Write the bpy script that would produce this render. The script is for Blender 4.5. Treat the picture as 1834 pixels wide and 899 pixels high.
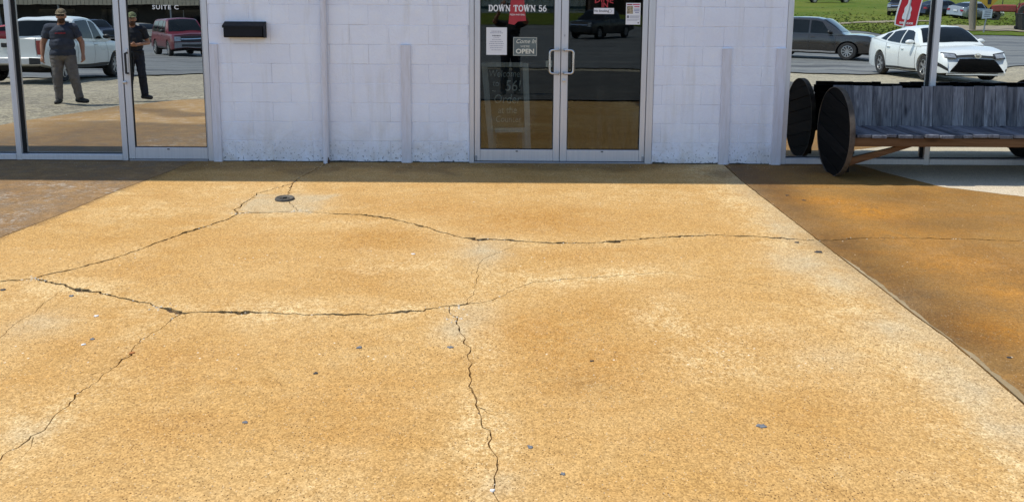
import bpy, bmesh, math, random
import numpy as np
from mathutils import Vector, Matrix, geometry, noise
R = math.radians
random.seed(7); rng = np.random.default_rng(11)
scene = bpy.context.scene
for o in list(bpy.data.objects): bpy.data.objects.remove(o)

# ------------------------------------------------------------------ camera
cam = bpy.data.cameras.new('camera'); camo = bpy.data.objects.new('camera', cam)
scene.collection.objects.link(camo); scene.camera = camo
cam.sensor_width = 36.0; cam.lens = 36.0 * 1378 / 1834
cam.shift_y = -238.5 / 1834
cam.clip_start = 0.02; cam.clip_end = 1500
camo.location = (0, -7.95, 1.64)
PITCH, YAW, ROLL = R(8.3), R(-0.15), R(0.36)
camo.rotation_mode = 'QUATERNION'
camo.rotation_quaternion = (Matrix.Rotation(YAW, 3, 'Z') @ Matrix.Rotation(R(90) - PITCH, 3, 'X') @ Matrix.Rotation(ROLL, 3, 'Z')).to_quaternion()

# ------------------------------------------------------------------ sky and sun (clear noon, sun high behind the building's left)
SUN = Vector((0.45, -0.10, -1.0)).normalized()
world = bpy.data.worlds.new('World'); scene.world = world; world.use_nodes = True
wn = world.node_tree.nodes; wl = world.node_tree.links
sky = wn.new('ShaderNodeTexSky'); sky.sky_type = 'NISHITA'; sky.sun_disc = False
sky.sun_elevation = math.asin(-SUN.z); sky.sun_rotation = math.atan2(-SUN.x, -SUN.y)
sky.air_density = 1.0; sky.dust_density = 0.4; sky.ozone_density = 1.5
wl.new(sky.outputs[0], wn['Background'].inputs[0]); wn['Background'].inputs[1].default_value = 0.15
sl = bpy.data.lights.new('sun', 'SUN'); sl.energy = 3.5; sl.angle = R(0.53); sl.color = (1.0, 0.955, 0.88)
so = bpy.data.objects.new('sun', sl); scene.collection.objects.link(so)
so.rotation_mode = 'QUATERNION'; so.rotation_quaternion = SUN.to_track_quat('-Z', 'Y'); so.location = (-20, 10, 40)
vs = scene.view_settings; vs.view_transform = 'Standard'; vs.look = 'None'; vs.exposure = 0.48; vs.gamma = 1.0
vs.use_curve_mapping = False
cy = scene.cycles
cy.use_denoising = True; cy.max_bounces = 8; cy.diffuse_bounces = 3; cy.glossy_bounces = 5; cy.transparent_max_bounces = 12
cy.caustics_reflective = False; cy.caustics_refractive = False; cy.sample_clamp_indirect = 6.0

# ------------------------------------------------------------------ helpers
COL = scene.collection
class NT:
    def __init__(s, name):
        s.m = bpy.data.materials.new(name); s.m.use_nodes = True
        s.t = s.m.node_tree; s.b = s.t.nodes['Principled BSDF']; s.out = s.t.nodes['Material Output']
    def n(s, kind, **kw):
        nd = s.t.nodes.new('ShaderNode' + kind)
        for k, v in kw.items():
            if k.startswith('i_'):
                key = k[2:]; key = int(key) if key.isdigit() else key.replace('_', ' ')
                s.set(nd.inputs[key], v)
            else: setattr(nd, k, v)
        return nd
    def set(s, sock, v):
        if hasattr(v, 'is_output') or isinstance(v, bpy.types.NodeSocket): s.t.links.new(v, sock)
        elif isinstance(v, (tuple, list)) and sock.type == 'RGBA' and len(v) == 3: sock.default_value = (*v, 1)
        else: sock.default_value = v
    def coord(s, which='Object', scale=(1, 1, 1), rnd=0.0):
        tc = s.n('TexCoord').outputs[which]
        if rnd:
            oi = s.n('ObjectInfo').outputs['Random']
            mul = s.n('Math', operation='MULTIPLY', i_0=oi, i_1=rnd).outputs[0]
            tc = s.n('VectorMath', operation='ADD', i_0=tc, i_1=mul).outputs[0]
        mp = s.n('Mapping'); s.set(mp.inputs[0], tc); mp.inputs[3].default_value = scale
        return mp.outputs[0]
    def noise(s, vec, scale, detail=4, rough=.55, dist=0.0):
        return s.n('TexNoise', i_Vector=vec, i_Scale=scale, i_Detail=detail, i_Roughness=rough, i_Distortion=dist).outputs[0]
    def ramp(s, fac, a, b, va=0.0, vb=1.0):
        return s.n('MapRange', i_0=fac, i_1=a, i_2=b, i_3=va, i_4=vb, clamp=True).outputs[0]
    def mix(s, fac, a, b, mode='MIX'):
        m = s.n('Mix', data_type='RGBA', blend_type=mode, clamp_factor=True)
        s.set(m.inputs[0], fac); s.set(m.inputs[6], a); s.set(m.inputs[7], b)
        return m.outputs[2]
    def math(s, op, a, b=0.0):
        return s.n('Math', operation=op, i_0=a, i_1=b).outputs[0]
    def bump(s, h, strength=.3, dist=.01):
        s.set(s.b.inputs['Normal'], s.n('Bump', i_Height=h, i_Strength=strength, i_Distance=dist).outputs[0])
    def p(s, **kw):
        for k, v in kw.items(): s.set(s.b.inputs[k.replace('_', ' ')], v)
        return s
MATS = {}
def pmat(name, c1, c2=None, scale=8.0, rough=.55, metal=0.0, bump=0.0, bscale=None, coat=0.0, stretch=(1, 1, 1), lo=.35, hi=.65, rnd=0.0, detail=5, spec=None):
    """simple procedural surface: two colours by noise, bump, worn roughness"""
    if name in MATS: return MATS[name]
    t = NT(name); v = t.coord('Object', stretch, rnd)
    n = t.noise(v, scale, detail, .6)
    c2 = c2 or tuple(min(1, c * .8) for c in c1)
    t.p(Base_Color=t.mix(t.ramp(n, lo, hi), c1, c2), Metallic=metal, Roughness=t.ramp(n, .2, .8, max(.02, rough - .08), min(1, rough + .08)))
    if coat: t.p(Coat_Weight=coat, Coat_Roughness=.04)
    if spec is not None: t.p(Specular_IOR_Level=spec)
    if bump: t.bump(t.noise(v, bscale or scale * 4, 6, .65), bump, .01)
    MATS[name] = t.m
    return t.m

def finish(me, smooth=None):
    if smooth is not None:
        me.polygons.foreach_set('use_smooth', [True] * len(me.polygons))
        if smooth < 180: me.set_sharp_from_angle(angle=R(smooth))
    me.update()
def link(name, me, parent=None, mat=None, loc=None, rot=None):
    o = bpy.data.objects.new(name, me); COL.objects.link(o)
    if mat is not None:
        if not me.materials: me.materials.append(mat)
    if parent is not None: o.parent = parent
    if loc is not None: o.location = loc
    if rot is not None: o.rotation_euler = rot
    return o
def empty(name, loc=(0, 0, 0), rot=(0, 0, 0)):
    o = bpy.data.objects.new(name, None); COL.objects.link(o); o.location = loc; o.rotation_euler = rot
    o.empty_display_size = .1
    return o
def tag(o, label=None, cat=None, group=None, kind=None):
    if label: o['label'] = label
    if cat: o['category'] = cat
    if group: o['group'] = group
    if kind: o['kind'] = kind
    return o
class MB:
    """collects shapes; build() links them as one mesh object"""
    def __init__(s): s.v = []; s.f = []
    def add(s, vs, fs):
        k = len(s.v); s.v += [tuple(v) for v in vs]; s.f += [tuple(i + k for i in f) for f in fs]; return s
    def box(s, x0, x1, y0, y1, z0, z1, bev=0.0):
        if bev <= 0:
            return s.add([(x0,y0,z0),(x1,y0,z0),(x1,y1,z0),(x0,y1,z0),(x0,y0,z1),(x1,y0,z1),(x1,y1,z1),(x0,y1,z1)],
                         [(0,3,2,1),(4,5,6,7),(0,1,5,4),(1,2,6,5),(2,3,7,6),(3,0,4,7)])
        b = min(bev, (x1-x0)*.45, (y1-y0)*.45, (z1-z0)*.45)
        bm = bmesh.new(); bmesh.ops.create_cube(bm, size=1)
        for v in bm.verts: v.co = Vector(((x0+x1)/2 + v.co.x*(x1-x0), (y0+y1)/2 + v.co.y*(y1-y0), (z0+z1)/2 + v.co.z*(z1-z0)))
        bmesh.ops.bevel(bm, geom=bm.edges[:], offset=b, segments=1, affect='EDGES')
        s.bm(bm); return s
    def bm(s, bm):
        bm.verts.index_update(); s.add([v.co[:] for v in bm.verts], [[v.index for v in f.verts] for f in bm.faces]); bm.free(); return s
    def prism(s, poly, axis, a, b):
        """2-D polygon extruded along an axis: axis x -> (y,z), y -> (x,z), z -> (x,y)"""
        def P(u, v, w): return {'x': (w, u, v), 'y': (u, w, v), 'z': (u, v, w)}[axis]
        n = len(poly); vs = [P(u, v, a) for u, v in poly] + [P(u, v, b) for u, v in poly]
        return s.add(vs, [tuple(range(n))[::-1], tuple(range(n, 2*n))] + [(i, (i+1) % n, n + (i+1) % n, n + i) for i in range(n)])
    def tube(s, pts, rad, seg=10, caps=True):
        pts = [Vector(p) for p in pts]; rads = rad if isinstance(rad, (list, tuple)) else [rad] * len(pts)
        rings = []; up = None
        for i, p in enumerate(pts):
            d = (pts[min(i+1, len(pts)-1)] - pts[max(i-1, 0)]).normalized()
            if up is None: up = Vector((0, 0, 1)) if abs(d.z) < .9 else Vector((0, 1, 0))
            a = d.cross(up).normalized(); b = a.cross(d).normalized(); up = b
            rings.append([p + (a*math.cos(2*math.pi*k/seg) + b*math.sin(2*math.pi*k/seg))*rads[i] for k in range(seg)])
        vs = [v[:] for r in rings for v in r]; fs = []
        for i in range(len(pts)-1):
            for k in range(seg): fs.append((i*seg+k, i*seg+(k+1) % seg, (i+1)*seg+(k+1) % seg, (i+1)*seg+k))
        if caps: fs += [tuple(range(seg))[::-1], tuple(range((len(pts)-1)*seg, len(pts)*seg))]
        return s.add(vs, fs)
    def lathe(s, prof, axis='z', seg=24, loc=(0, 0, 0)):
        vs = []; fs = []; n = len(prof)
        for k in range(seg):
            a = 2*math.pi*k/seg
            for r, h in prof:
                c, d = r*math.cos(a), r*math.sin(a)
                q = {'z': (c, d, h), 'y': (c, h, d), 'x': (h, c, d)}[axis]
                vs.append((q[0]+loc[0], q[1]+loc[1], q[2]+loc[2]))
        for k in range(seg):
            for i in range(n-1):
                a, b = k*n+i, ((k+1) % seg)*n+i
                fs.append((a, b, b+1, a+1) if axis != 'y' else (a, a+1, b+1, b))
        return s.add(vs, fs)
    def grid(s, fn, nu, nv, flip=False):
        vs = [fn(i/nu, j/nv) for i in range(nu+1) for j in range(nv+1)]
        fs = []
        for i in range(nu):
            for j in range(nv):
                q = (i*(nv+1)+j, (i+1)*(nv+1)+j, (i+1)*(nv+1)+j+1, i*(nv+1)+j+1)
                fs.append(q[::-1] if flip else q)
        return s.add(vs, fs)
    def mesh(s, name):
        me = bpy.data.meshes.new(name); me.from_pydata(s.v, [], s.f); me.update(); return me
    def build(s, name, mat, parent=None, loc=None, rot=None, smooth=None, fix=True):
        me = s.mesh(name)
        if fix:
            bm = bmesh.new(); bm.from_mesh(me); bmesh.ops.recalc_face_normals(bm, faces=bm.faces[:]); bm.to_mesh(me); bm.free()
        finish(me, smooth); return link(name, me, parent, mat, loc, rot)
def text_mesh(name, body, size, mat, parent=None, loc=(0,0,0), rot=(R(90),0,0), align='CENTER', extrude=.0008, offset=0.0, shear=0.0, width=1.0, space=1.0):
    cu = bpy.data.curves.new(name, 'FONT'); cu.body = body; cu.size = size; cu.align_x = align; cu.align_y = 'CENTER'
    cu.extrude = extrude; cu.offset = offset; cu.shear = shear; cu.space_character = space; cu.resolution_u = 3
    to = bpy.data.objects.new(name, cu); COL.objects.link(to)
    me = bpy.data.meshes.new_from_object(to.evaluated_get(bpy.context.evaluated_depsgraph_get()))
    bpy.data.objects.remove(to); bpy.data.curves.remove(cu)
    for v in me.vertices: v.co.x *= width
    me.name = name
    return link(name, me, parent, mat, loc, rot)
def strokes(polys, thick, t3=.001):
    """flat pen strokes in (x,z) as thin prisms"""
    mb = MB(); q = 0
    for pl in polys:
        w = thick
        if isinstance(pl[0], (int, float)): w = pl[0]; pl = pl[1:]
        for (a, b) in zip(pl[:-1], pl[1:]):
            dx, dz = b[0]-a[0], b[1]-a[1]; l = math.hypot(dx, dz) or 1; nx, nz = -dz/l*w/2, dx/l*w/2; ex, ez = dx/l*w*.25, dz/l*w*.25
            mb.prism([(a[0]+nx-ex, a[1]+nz-ez), (a[0]-nx-ex, a[1]-nz-ez), (b[0]-nx+ex, b[1]-nz+ez), (b[0]+nx+ex, b[1]+nz+ez)], 'y', -t3-.00004*(q % 9), t3+.00004*(q % 9)); q += 1
    return mb
def sm(a, b, x):
    t = min(1.0, max(0.0, (x-a)/(b-a))); return t*t*(3-2*t)
# ------------------------------------------------------------------ ground shape
def gz(x, y):
    """height of the land: the forecourt falls 3 % from the wall, the lot and street lie lower, a grass hill rises beyond on the right"""
    d = -y
    if d <= 7: return -.03*max(d, 0)
    r = x/(d+8); fr = sm(.18, .34, r); fl = sm(.12, .38, -r)
    z = -.21-(.035+.015*fl-.013*fr)*(min(d, 17)-7)
    if d > 17:
        z -= fl*.024*(min(d, 50)-17)
        if d > 25: z += fr*.025*(min(d, 37)-25)
        if d > 37: z += fr*.04*(min(d, 200)-37)
        if d > 70: z += (1-fr)*(1-fl)*.045*(min(d, 95)-70)
    return z

def concrete(name, base, alt, rust, pale, grey, dampmul=.5, rough=.85, grain=1.0, speck=1.0, residue=0.0, scale_big=1.1, fleck=False):
    t = NT(name); v = t.coord('Object')
    at = t.n('Attribute', attribute_name='stain'); sep = t.n('SeparateColor', i_0=at.outputs['Color'])
    A_p, A_r, A_g, A_d = sep.outputs[0], sep.outputs[1], sep.outputs[2], at.outputs['Alpha']
    n1 = t.noise(v, scale_big, 5, .6, .4); n2 = t.noise(v, 5.5, 6, .65, .3); n3 = t.noise(v, 48, 5, .75)
    vs_ = t.coord('Object', (1.0, 3.2, 1)); ns = t.noise(vs_, 2.2, 5, .6, .6)
    c = t.mix(t.ramp(n1, .35, .66), base, alt)
    c = t.mix(t.math('MULTIPLY', t.ramp(ns, .45, .75), .42), c, rust)
    mid = t.math('ADD', t.math('MULTIPLY', n2, .55), t.math('MULTIPLY', t.noise(v, 17, 6, .7, .4), .45)); ragged = t.ramp(mid, .40, .58, .1, 1.3)
    c = t.mix(t.math('MULTIPLY', A_r, ragged), c, rust)
    c = t.mix(t.math('MULTIPLY', t.ramp(n2, .5, .8), .28), c, pale)
    ragp = t.math('MULTIPLY', t.math('MULTIPLY', A_p, ragged), t.ramp(n3, .42, .56, .12, 1.0) if not fleck else t.ramp(t.noise(t.coord('Object', (1, 2.2, 1)), 17, 6, .8), .50, .57))
    c = t.mix(ragp, c, pale)
    c = t.mix(t.math('MULTIPLY', A_g, t.ramp(n2, .25, .6, .45, 1.0)), c, grey)
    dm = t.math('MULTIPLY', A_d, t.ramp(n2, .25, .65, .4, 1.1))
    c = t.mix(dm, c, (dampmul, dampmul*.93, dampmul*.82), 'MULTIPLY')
    # exposed aggregate
    vo = t.n('TexVoronoi', i_Vector=v, i_Scale=150.0, feature='F1'); cs = t.n('SeparateColor', i_0=vo.outputs['Color'])
    g = t.ramp(cs.outputs[0], 0, 1, 1-.28*grain, 1+.24*grain)
    c = t.mix(1.0, c, t.n('CombineColor', i_0=g, i_1=t.math('POWER', g, 1.08), i_2=t.math('POWER', g, 1.25)).outputs[0], 'MULTIPLY')
    f = t.ramp(n3, .3, .7, .80, 1.18); c = t.mix(1.0, c, t.n('CombineColor', i_0=f, i_1=f, i_2=f).outputs[0], 'MULTIPLY')
    area = t.ramp(t.noise(v, 2.0, 3, .5), .35, .65, .45, 1.0)
    vo2 = t.n('TexVoronoi', i_Vector=v, i_Scale=105.0, feature='F1'); c2 = t.n('SeparateColor', i_0=vo2.outputs['Color'])
    inside = t.ramp(vo2.outputs['Distance'], .26, .40, 1, 0)
    dk = t.math('MULTIPLY', t.math('MULTIPLY', t.math('GREATER_THAN', c2.outputs[0], .84), inside), t.math('MULTIPLY', area, 1.0*speck))
    c = t.mix(dk, c, (.075, .034, .010))
    lt = t.math('MULTIPLY', t.math('MULTIPLY', t.math('LESS_THAN', c2.outputs[1], .06), inside), .30*speck)
    c = t.mix(lt, c, (.78, .68, .5))
    vo3 = t.n('TexVoronoi', i_Vector=v, i_Scale=24.0, feature='F1'); c3 = t.n('SeparateColor', i_0=vo3.outputs['Color'])
    bg = t.math('MULTIPLY', t.math('GREATER_THAN', c3.outputs[2], .90), t.ramp(vo3.outputs['Distance'], .10, .16, 1, 0))
    c = t.mix(t.math('MULTIPLY', bg, .8*speck), c, t.mix(t.math('GREATER_THAN', c3.outputs[0], .5), (.13, .07, .03), (.70, .60, .44)))
    if residue:
        # dried soap film and foam flecks
        vr = t.coord('Object', (.8, 2.6, 1)); nr = t.noise(vr, 3.0, 8, .75, 1.2)
        fl_ = t.ramp(t.noise(v, 26, 6, .8), .52, .66)
        c = t.mix(t.math('MULTIPLY', t.math('MULTIPLY', t.ramp(nr, .54, .68), t.ramp(fl_, 0, 1, .25, 1.0)), residue), c, (.72, .70, .66))
    h = t.math('ADD', t.math('MULTIPLY', vo.outputs['Distance'], -.6), t.math('MULTIPLY', n3, .8))
    t.bump(h, .38*grain, .006)
    t.p(Base_Color=c, Roughness=t.math('SUBTRACT', rough, t.math('MULTIPLY', A_d, .14)), Specular_IOR_Level=.2)
    return t.m

M_MAIN = concrete('tan_concrete', (.485, .298, .110), (.445, .258, .082), (.385, .190, .042), (.64, .48, .245), (.45, .35, .205))
M_RIGHT = concrete('rusty_brown_concrete', (.30, .165, .046), (.235, .122, .034), (.39, .170, .022), (.40, .28, .14), (.34, .27, .16), dampmul=.46, rough=.7, grain=.75, speck=.7)
M_LEFT = concrete('damp_brown_concrete', (.46, .29, .125), (.38, .225, .09), (.35, .19, .062), (.85, .83, .78), (.34, .26, .175), dampmul=.42, rough=.75, grain=.8, speck=.6, residue=.20, fleck=True)
M_WALK = concrete('pale_grey_concrete', (.56, .475, .345), (.48, .41, .30), (.55, .44, .28), (.7, .62, .5), (.5, .45, .37), grain=.7, speck=.5)
M_CRACK = pmat('crack_dirt', (.040, .024, .012), (.12, .065, .028), 9, .95)

# pieces of concrete between the cracks: one constrained triangulation, then connected regions
CRACKS = {
 'A': (0.017, [(-3.402, -3.32), (-3.212, -3.289), (-3.084, -3.269), (-3.023, -3.24), (-2.971, -3.173), (-2.895, -3.104), (-2.804, -3.001), (-2.701, -2.873), (-2.61, -2.704), (-2.514, -2.475), (-2.424, -2.294), (-2.307, -2.1), (-2.236, -1.968), (-2.225, -1.848)]),
 'A2': (0.012, [(-2.225, -1.848), (-2.271, -1.755), (-2.267, -1.509), (-2.258, -1.226), (-2.16, -1.072), (-2.027, -0.871)]),
 'A3': (0.01, [(-1.915, 0.049), (-1.926, -0.128), (-1.975, -0.392), (-2.026, -0.618), (-2.044, -0.81), (-2.013, -1.069), (-1.964, -1.293)]),
 'A4': (0.006, [(-1.895, -1.485), (-1.829, -1.634), (-1.743, -1.761)]),
 'B0': (0.015, [(-2.225, -1.848), (-2.145, -1.8), (-2.026, -1.813), (-1.895, -1.795), (-1.743, -1.761)]),
 'B': (0.016, [(-1.743, -1.761), (-1.62, -1.79), (-1.427, -1.833), (-1.242, -1.845), (-1.05, -1.902), (-0.902, -1.988), (-0.756, -2.086), (-0.613, -2.195), (-0.474, -2.313), (-0.342, -2.401), (-0.228, -2.45), (-0.092, -2.435), (0.073, -2.482), (0.196, -2.505), (0.359, -2.514), (0.563, -2.511), (0.773, -2.47), (1.032, -2.403), (1.294, -2.348), (1.555, -2.317), (1.802, -2.339), (2.001, -2.374), (2.197, -2.409), (2.268, -2.421)]),
 'B2': (0.009, [(2.301, -2.42), (2.443, -2.418), (2.649, -2.376), (2.888, -2.36), (3.221, -2.367), (3.545, -2.387), (3.833, -2.42), (4.093, -2.44)]),
 'C': (0.0115, [(-3.023, -3.24), (-2.842, -3.321), (-2.698, -3.391), (-2.524, -3.458), (-2.397, -3.507), (-2.248, -3.571), (-2.117, -3.618), (-2.037, -3.672), (-1.872, -3.754), (-1.796, -3.746), (-1.658, -3.729), (-1.477, -3.742), (-1.316, -3.748), (-1.121, -3.76), (-0.962, -3.758), (-0.801, -3.764), (-0.664, -3.724), (-0.522, -3.7), (-0.397, -3.651), (-0.327, -3.619), (-0.237, -3.594)]),
 'C2': (0.005, [(-0.237, -3.594), (-0.138, -3.576), (-0.039, -3.493), (0.047, -3.353), (0.154, -3.261), (0.316, -3.221), (0.535, -3.181), (0.759, -3.129), (0.986, -3.087), (1.117, -3.075)]),
 'C3': (0.0025, [(1.117, -3.075), (1.269, -3.161), (1.489, -3.252), (1.681, -3.313), (1.818, -3.417), (2.005, -3.466)]),
 'D': (0.0058, [(-1.872, -3.754), (-1.9, -3.872), (-1.915, -3.977), (-1.947, -4.07), (-1.948, -4.172), (-1.927, -4.25), (-1.94, -4.349), (-1.947, -4.416), (-1.96, -4.543), (-1.981, -4.632), (-1.975, -4.699), (-1.982, -4.781), (-1.963, -4.864), (-1.971, -4.939), (-1.985, -5.011), (-2.005, -5.068), (-2.017, -5.12), (-2.038, -5.218)]),
 'E': (0.003, [(-2.74, -3.364), (-2.741, -3.495), (-2.739, -3.61), (-2.715, -3.757), (-2.736, -3.875), (-2.696, -4.079), (-2.672, -4.288)]),
 'F': (0.007, [(-0.346, -3.635), (-0.339, -3.728), (-0.302, -3.787), (-0.29, -3.874), (-0.238, -4.024), (-0.238, -4.109), (-0.201, -4.152), (-0.198, -4.261), (-0.188, -4.348), (-0.194, -4.441), (-0.181, -4.536), (-0.152, -4.586), (-0.141, -4.673), (-0.143, -4.729), (-0.128, -4.796), (-0.116, -4.848), (-0.088, -4.903), (-0.077, -4.963), (-0.066, -5.022), (-0.048, -5.115), (-0.051, -5.186), (-0.061, -5.244), (-0.053, -5.303), (-0.036, -5.362), (-0.008, -5.454)]),
 'G': (0.003, [(-0.25, -3.594), (-0.226, -3.47), (-0.215, -3.357), (-0.205, -3.172), (-0.215, -3.024), (-0.19, -2.899), (-0.169, -2.834)]),
 'G2': (0.002, [(-0.169, -2.834), (-0.087, -2.722), (-0.008, -2.64), (0.082, -2.482)]),
 'G3': (0.0016, [(-0.228, -2.45), (-0.218, -2.584), (-0.216, -2.724)]),
 'H1': (0.002, [(-3.54, -1.307), (-3.365, -1.321), (-3.2, -1.336), (-3.0, -1.368), (-2.774, -1.381)]),
 'H2': (0.0016, [(-3.245, -2.102), (-3.02, -2.027), (-2.789, -1.949), (-2.553, -1.869)]),
 'H3': (0.004, [(-4.493, -1.75), (-4.293, -1.633), (-4.156, -1.513), (-4.018, -1.424), (-3.856, -1.367), (-3.638, -1.363)]),
}
JOINT= [(2.254, -0.149), (2.242, -0.714), (2.299, -2.382), (2.331, -3.203), (2.344, -3.733), (2.367, -4.034), (2.364, -4.338), (2.352, -4.669)]
LEFTJ= [(-3.321, -0.037), (-3.401, -0.517), (-3.557, -1.234), (-3.648, -1.935), (-3.754, -2.458)]
WHITE= [(3.685, -0.015), (3.818, -0.348), (4.088, -0.879), (4.64, -1.193)]
PATCH= [(-2.223, -1.801), (-2.247, -1.244), (-1.55, -1.284), (-1.616, -1.805)]
DEBRIS = [
 (2.201,-2.674,0.0360,'k'),
 (2.120,-2.473,0.0207,'k'),
 (-0.779,-4.159,0.0174,'b'),
 (-0.306,-4.154,0.0174,'b'),
 (-0.938,-4.427,0.0135,'k'),
 (-1.133,-4.853,0.0144,'b'),
 (0.092,-5.021,0.0160,'b'),
 (1.092,-4.863,0.0241,'b'),
 (0.420,-4.290,0.0113,'k'),
 (-2.337,-3.797,0.0157,'w'),
 (-2.633,-3.518,0.0167,'b'),
 (-2.208,-4.080,0.0147,'b'),
 (-2.218,-4.143,0.0145,'w'),
 (2.565,-4.232,0.0144,'k'),
 (2.591,-1.360,0.0198,'k'),
 (0.213,-5.195,0.0108,'b'),
 (-0.671,-2.765,0.0156,'w'),
 (-3.102,-3.431,0.0203,'k'),
 (2.500,-1.200,0.0203,'k'),
 (-1.927,-4.232,0.0170,'o'),
 (-0.058,-5.296,0.0126,'w'),
]
BLOBS = [(-0.87, -2.47, 0.49, 0.37, 'r', 0.6), (-0.99, -3.13, 0.33, 0.24, 'r', 0.5), (0.21, -1.98, 0.76, 0.41, 'r', 0.6), (-0.62, -1.69, 0.56, 0.26, 'r', 0.5), (0.54, -2.75, 0.47, 0.2, 'r', 0.5), (0.15, -4.01, 0.33, 0.34, 'r', 0.7), (0.42, -4.31, 0.45, 0.35, 'r', 0.6), (0.61, -3.72, 0.55, 0.31, 'r', 0.5), (-1.72, -4.28, 0.42, 0.29, 'r', 0.4), (-0.71, -4.78, 0.39, 0.27, 'r', 0.4), (1.6, -2.3, 0.26, 0.26, 'r', 0.2), (-2.1, -2.49, 0.49, 0.31, 'r', 0.3), (-2.44, -3.06, 0.44, 0.2, 'r', 0.3), (1.46, -4.76, 0.45, 0.27, 'r', 0.4), (-1.46, -4.87, 0.31, 0.21, 'r', 0.35), (0.8, -4.94, 0.35, 0.24, 'r', 0.25), (-1.51, -3.74, 0.45, 0.15, 'r', 0.3), (0.17, -4.86, 0.36, 0.26, 'r', 0.2), (-2.29, -4.16, 0.17, 0.19, 'r', 0.35), (1.25, -4.06, 0.42, 0.26, 'r', 0.4), (-1.37, -2.08, 0.53, 0.17, 'p', 0.5), (-0.73, -2.93, 0.42, 0.23, 'p', 0.6), (-0.01, -3.22, 0.36, 0.24, 'p', 0.7), (0.92, -3.79, 0.22, 0.3, 'p', 0.8), (1.08, -4.25, 0.31, 0.24, 'p', 0.7), (1.32, -3.93, 0.31, 0.21, 'p', 0.4), (2.02, -4.24, 0.26, 0.36, 'p', 0.6), (1.91, -4.84, 0.27, 0.26, 'p', 0.5), (-1.35, -3.62, 0.52, 0.11, 'p', 0.5), (-2.86, -3.52, 0.2, 0.17, 'p', 0.7), (-2.06, -4.83, 0.14, 0.17, 'p', 0.8), (-1.95, -5.15, 0.09, 0.14, 'p', 0.7), (-2.6, -1.12, 0.45, 0.23, 'p', 0.5), (-3.03, -1.82, 0.41, 0.28, 'p', 0.5), (2.13, -1.72, 0.23, 0.64, 'p', 0.7), (-0.34, -3.94, 0.18, 0.21, 'p', 0.5), (-0.09, -5.13, 0.15, 0.18, 'p', 0.7), (-0.75, -5.24, 0.26, 0.13, 'p', 0.4), (1.2, -1.13, 0.82, 0.26, 'p', 0.4), (1.91, -3.7, 0.26, 0.31, 'p', 0.5), (-0.21, -3.4, 0.24, 0.16, 'p', 0.5), (1.54, -4.24, 0.34, 0.3, 'p', 0.4), (1.81, -5.22, 0.22, 0.17, 'p', 0.5), (-2.38, -3.9, 0.18, 0.14, 'p', 0.4), (-0.17, -2.7, 0.16, 0.25, 'g', 0.8), (-0.29, -3.94, 0.09, 0.12, 'g', 0.9), (-0.2, -3.76, 0.13, 0.15, 'g', 0.5), (2.12, -3.19, 0.15, 0.21, 'g', 0.7), (2.02, -2.89, 0.19, 0.27, 'g', 0.8), (2.12, -3.92, 0.16, 0.17, 'g', 0.7), (2.17, -4.56, 0.16, 0.18, 'g', 0.9), (2.15, -4.88, 0.12, 0.17, 'g', 0.9), (2.16, -4.29, 0.13, 0.15, 'g', 0.7), (1.65, -4.24, 0.17, 0.15, 'g', 0.3), (2.12, -2.16, 0.11, 0.35, 'g', 0.8), (2.17, -1.11, 0.13, 0.29, 'g', 0.5), (-1.92, -1.55, 0.33, 0.23, 'g', 0.8), (-2.6, -3.9, 0.15, 0.18, 'g', 0.5), (-2.01, -4.92, 0.09, 0.08, 'g', 0.5), (-0.02, -5.27, 0.08, 0.08, 'g', 0.5), (2.38, -3.54, 0.14, 0.17, 'g', 0.3), (0.38, -4.5, 0.07, 0.06, 'd', 0.5), (0.34, -4.53, 0.11, 0.1, 'd', 0.3), (2.43, -2.54, 0.21, 0.24, 'd', 0.8), (2.48, -2.88, 0.23, 0.24, 'd', 0.7), (2.52, -3.45, 0.21, 0.21, 'd', 0.6), (2.6, -3.84, 0.19, 0.18, 'd', 0.6), (2.47, -4.35, 0.11, 0.14, 'd', 0.5), (2.48, -1.11, 0.21, 0.27, 'd', 0.7), (2.4, -1.87, 0.14, 0.21, 'd', 0.5), (3.47, -1.18, 0.61, 0.22, 'd', 0.35), (3.42, -2.0, 0.54, 0.23, 'd', 0.4), (3.02, -1.7, 0.33, 0.26, 'o', 0.9), (2.78, -1.37, 0.3, 0.18, 'o', 0.8), (3.02, -2.87, 0.43, 0.22, 'o', 0.5), (2.69, -3.91, 0.22, 0.21, 'o', 0.8), (3.01, -2.28, 0.39, 0.19, 'o', 0.5), (3.1, -3.36, 0.21, 0.18, 'o', 0.6), (-4.2, -0.98, 0.15, 0.06, 'p', 1.0), (-4.42, -0.96, 0.15, 0.06, 'p', 0.9), (-3.92, -1.03, 0.18, 0.1, 'p', 0.8), (-3.64, -1.18, 0.17, 0.09, 'p', 0.7), (-3.42, -1.25, 0.12, 0.07, 'p', 0.6), (-3.96, -2.07, 0.11, 0.07, 'p', 0.9), (-3.95, -1.88, 0.13, 0.08, 'p', 0.8), (-3.9, -1.71, 0.11, 0.06, 'p', 0.6), (-4.43, -1.38, 0.1, 0.12, 'p', 1.0), (-4.03, -1.19, 0.2, 0.11, 'p', 0.4), (-3.8, -2.26, 0.11, 0.07, 'p', 0.5)]

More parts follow.
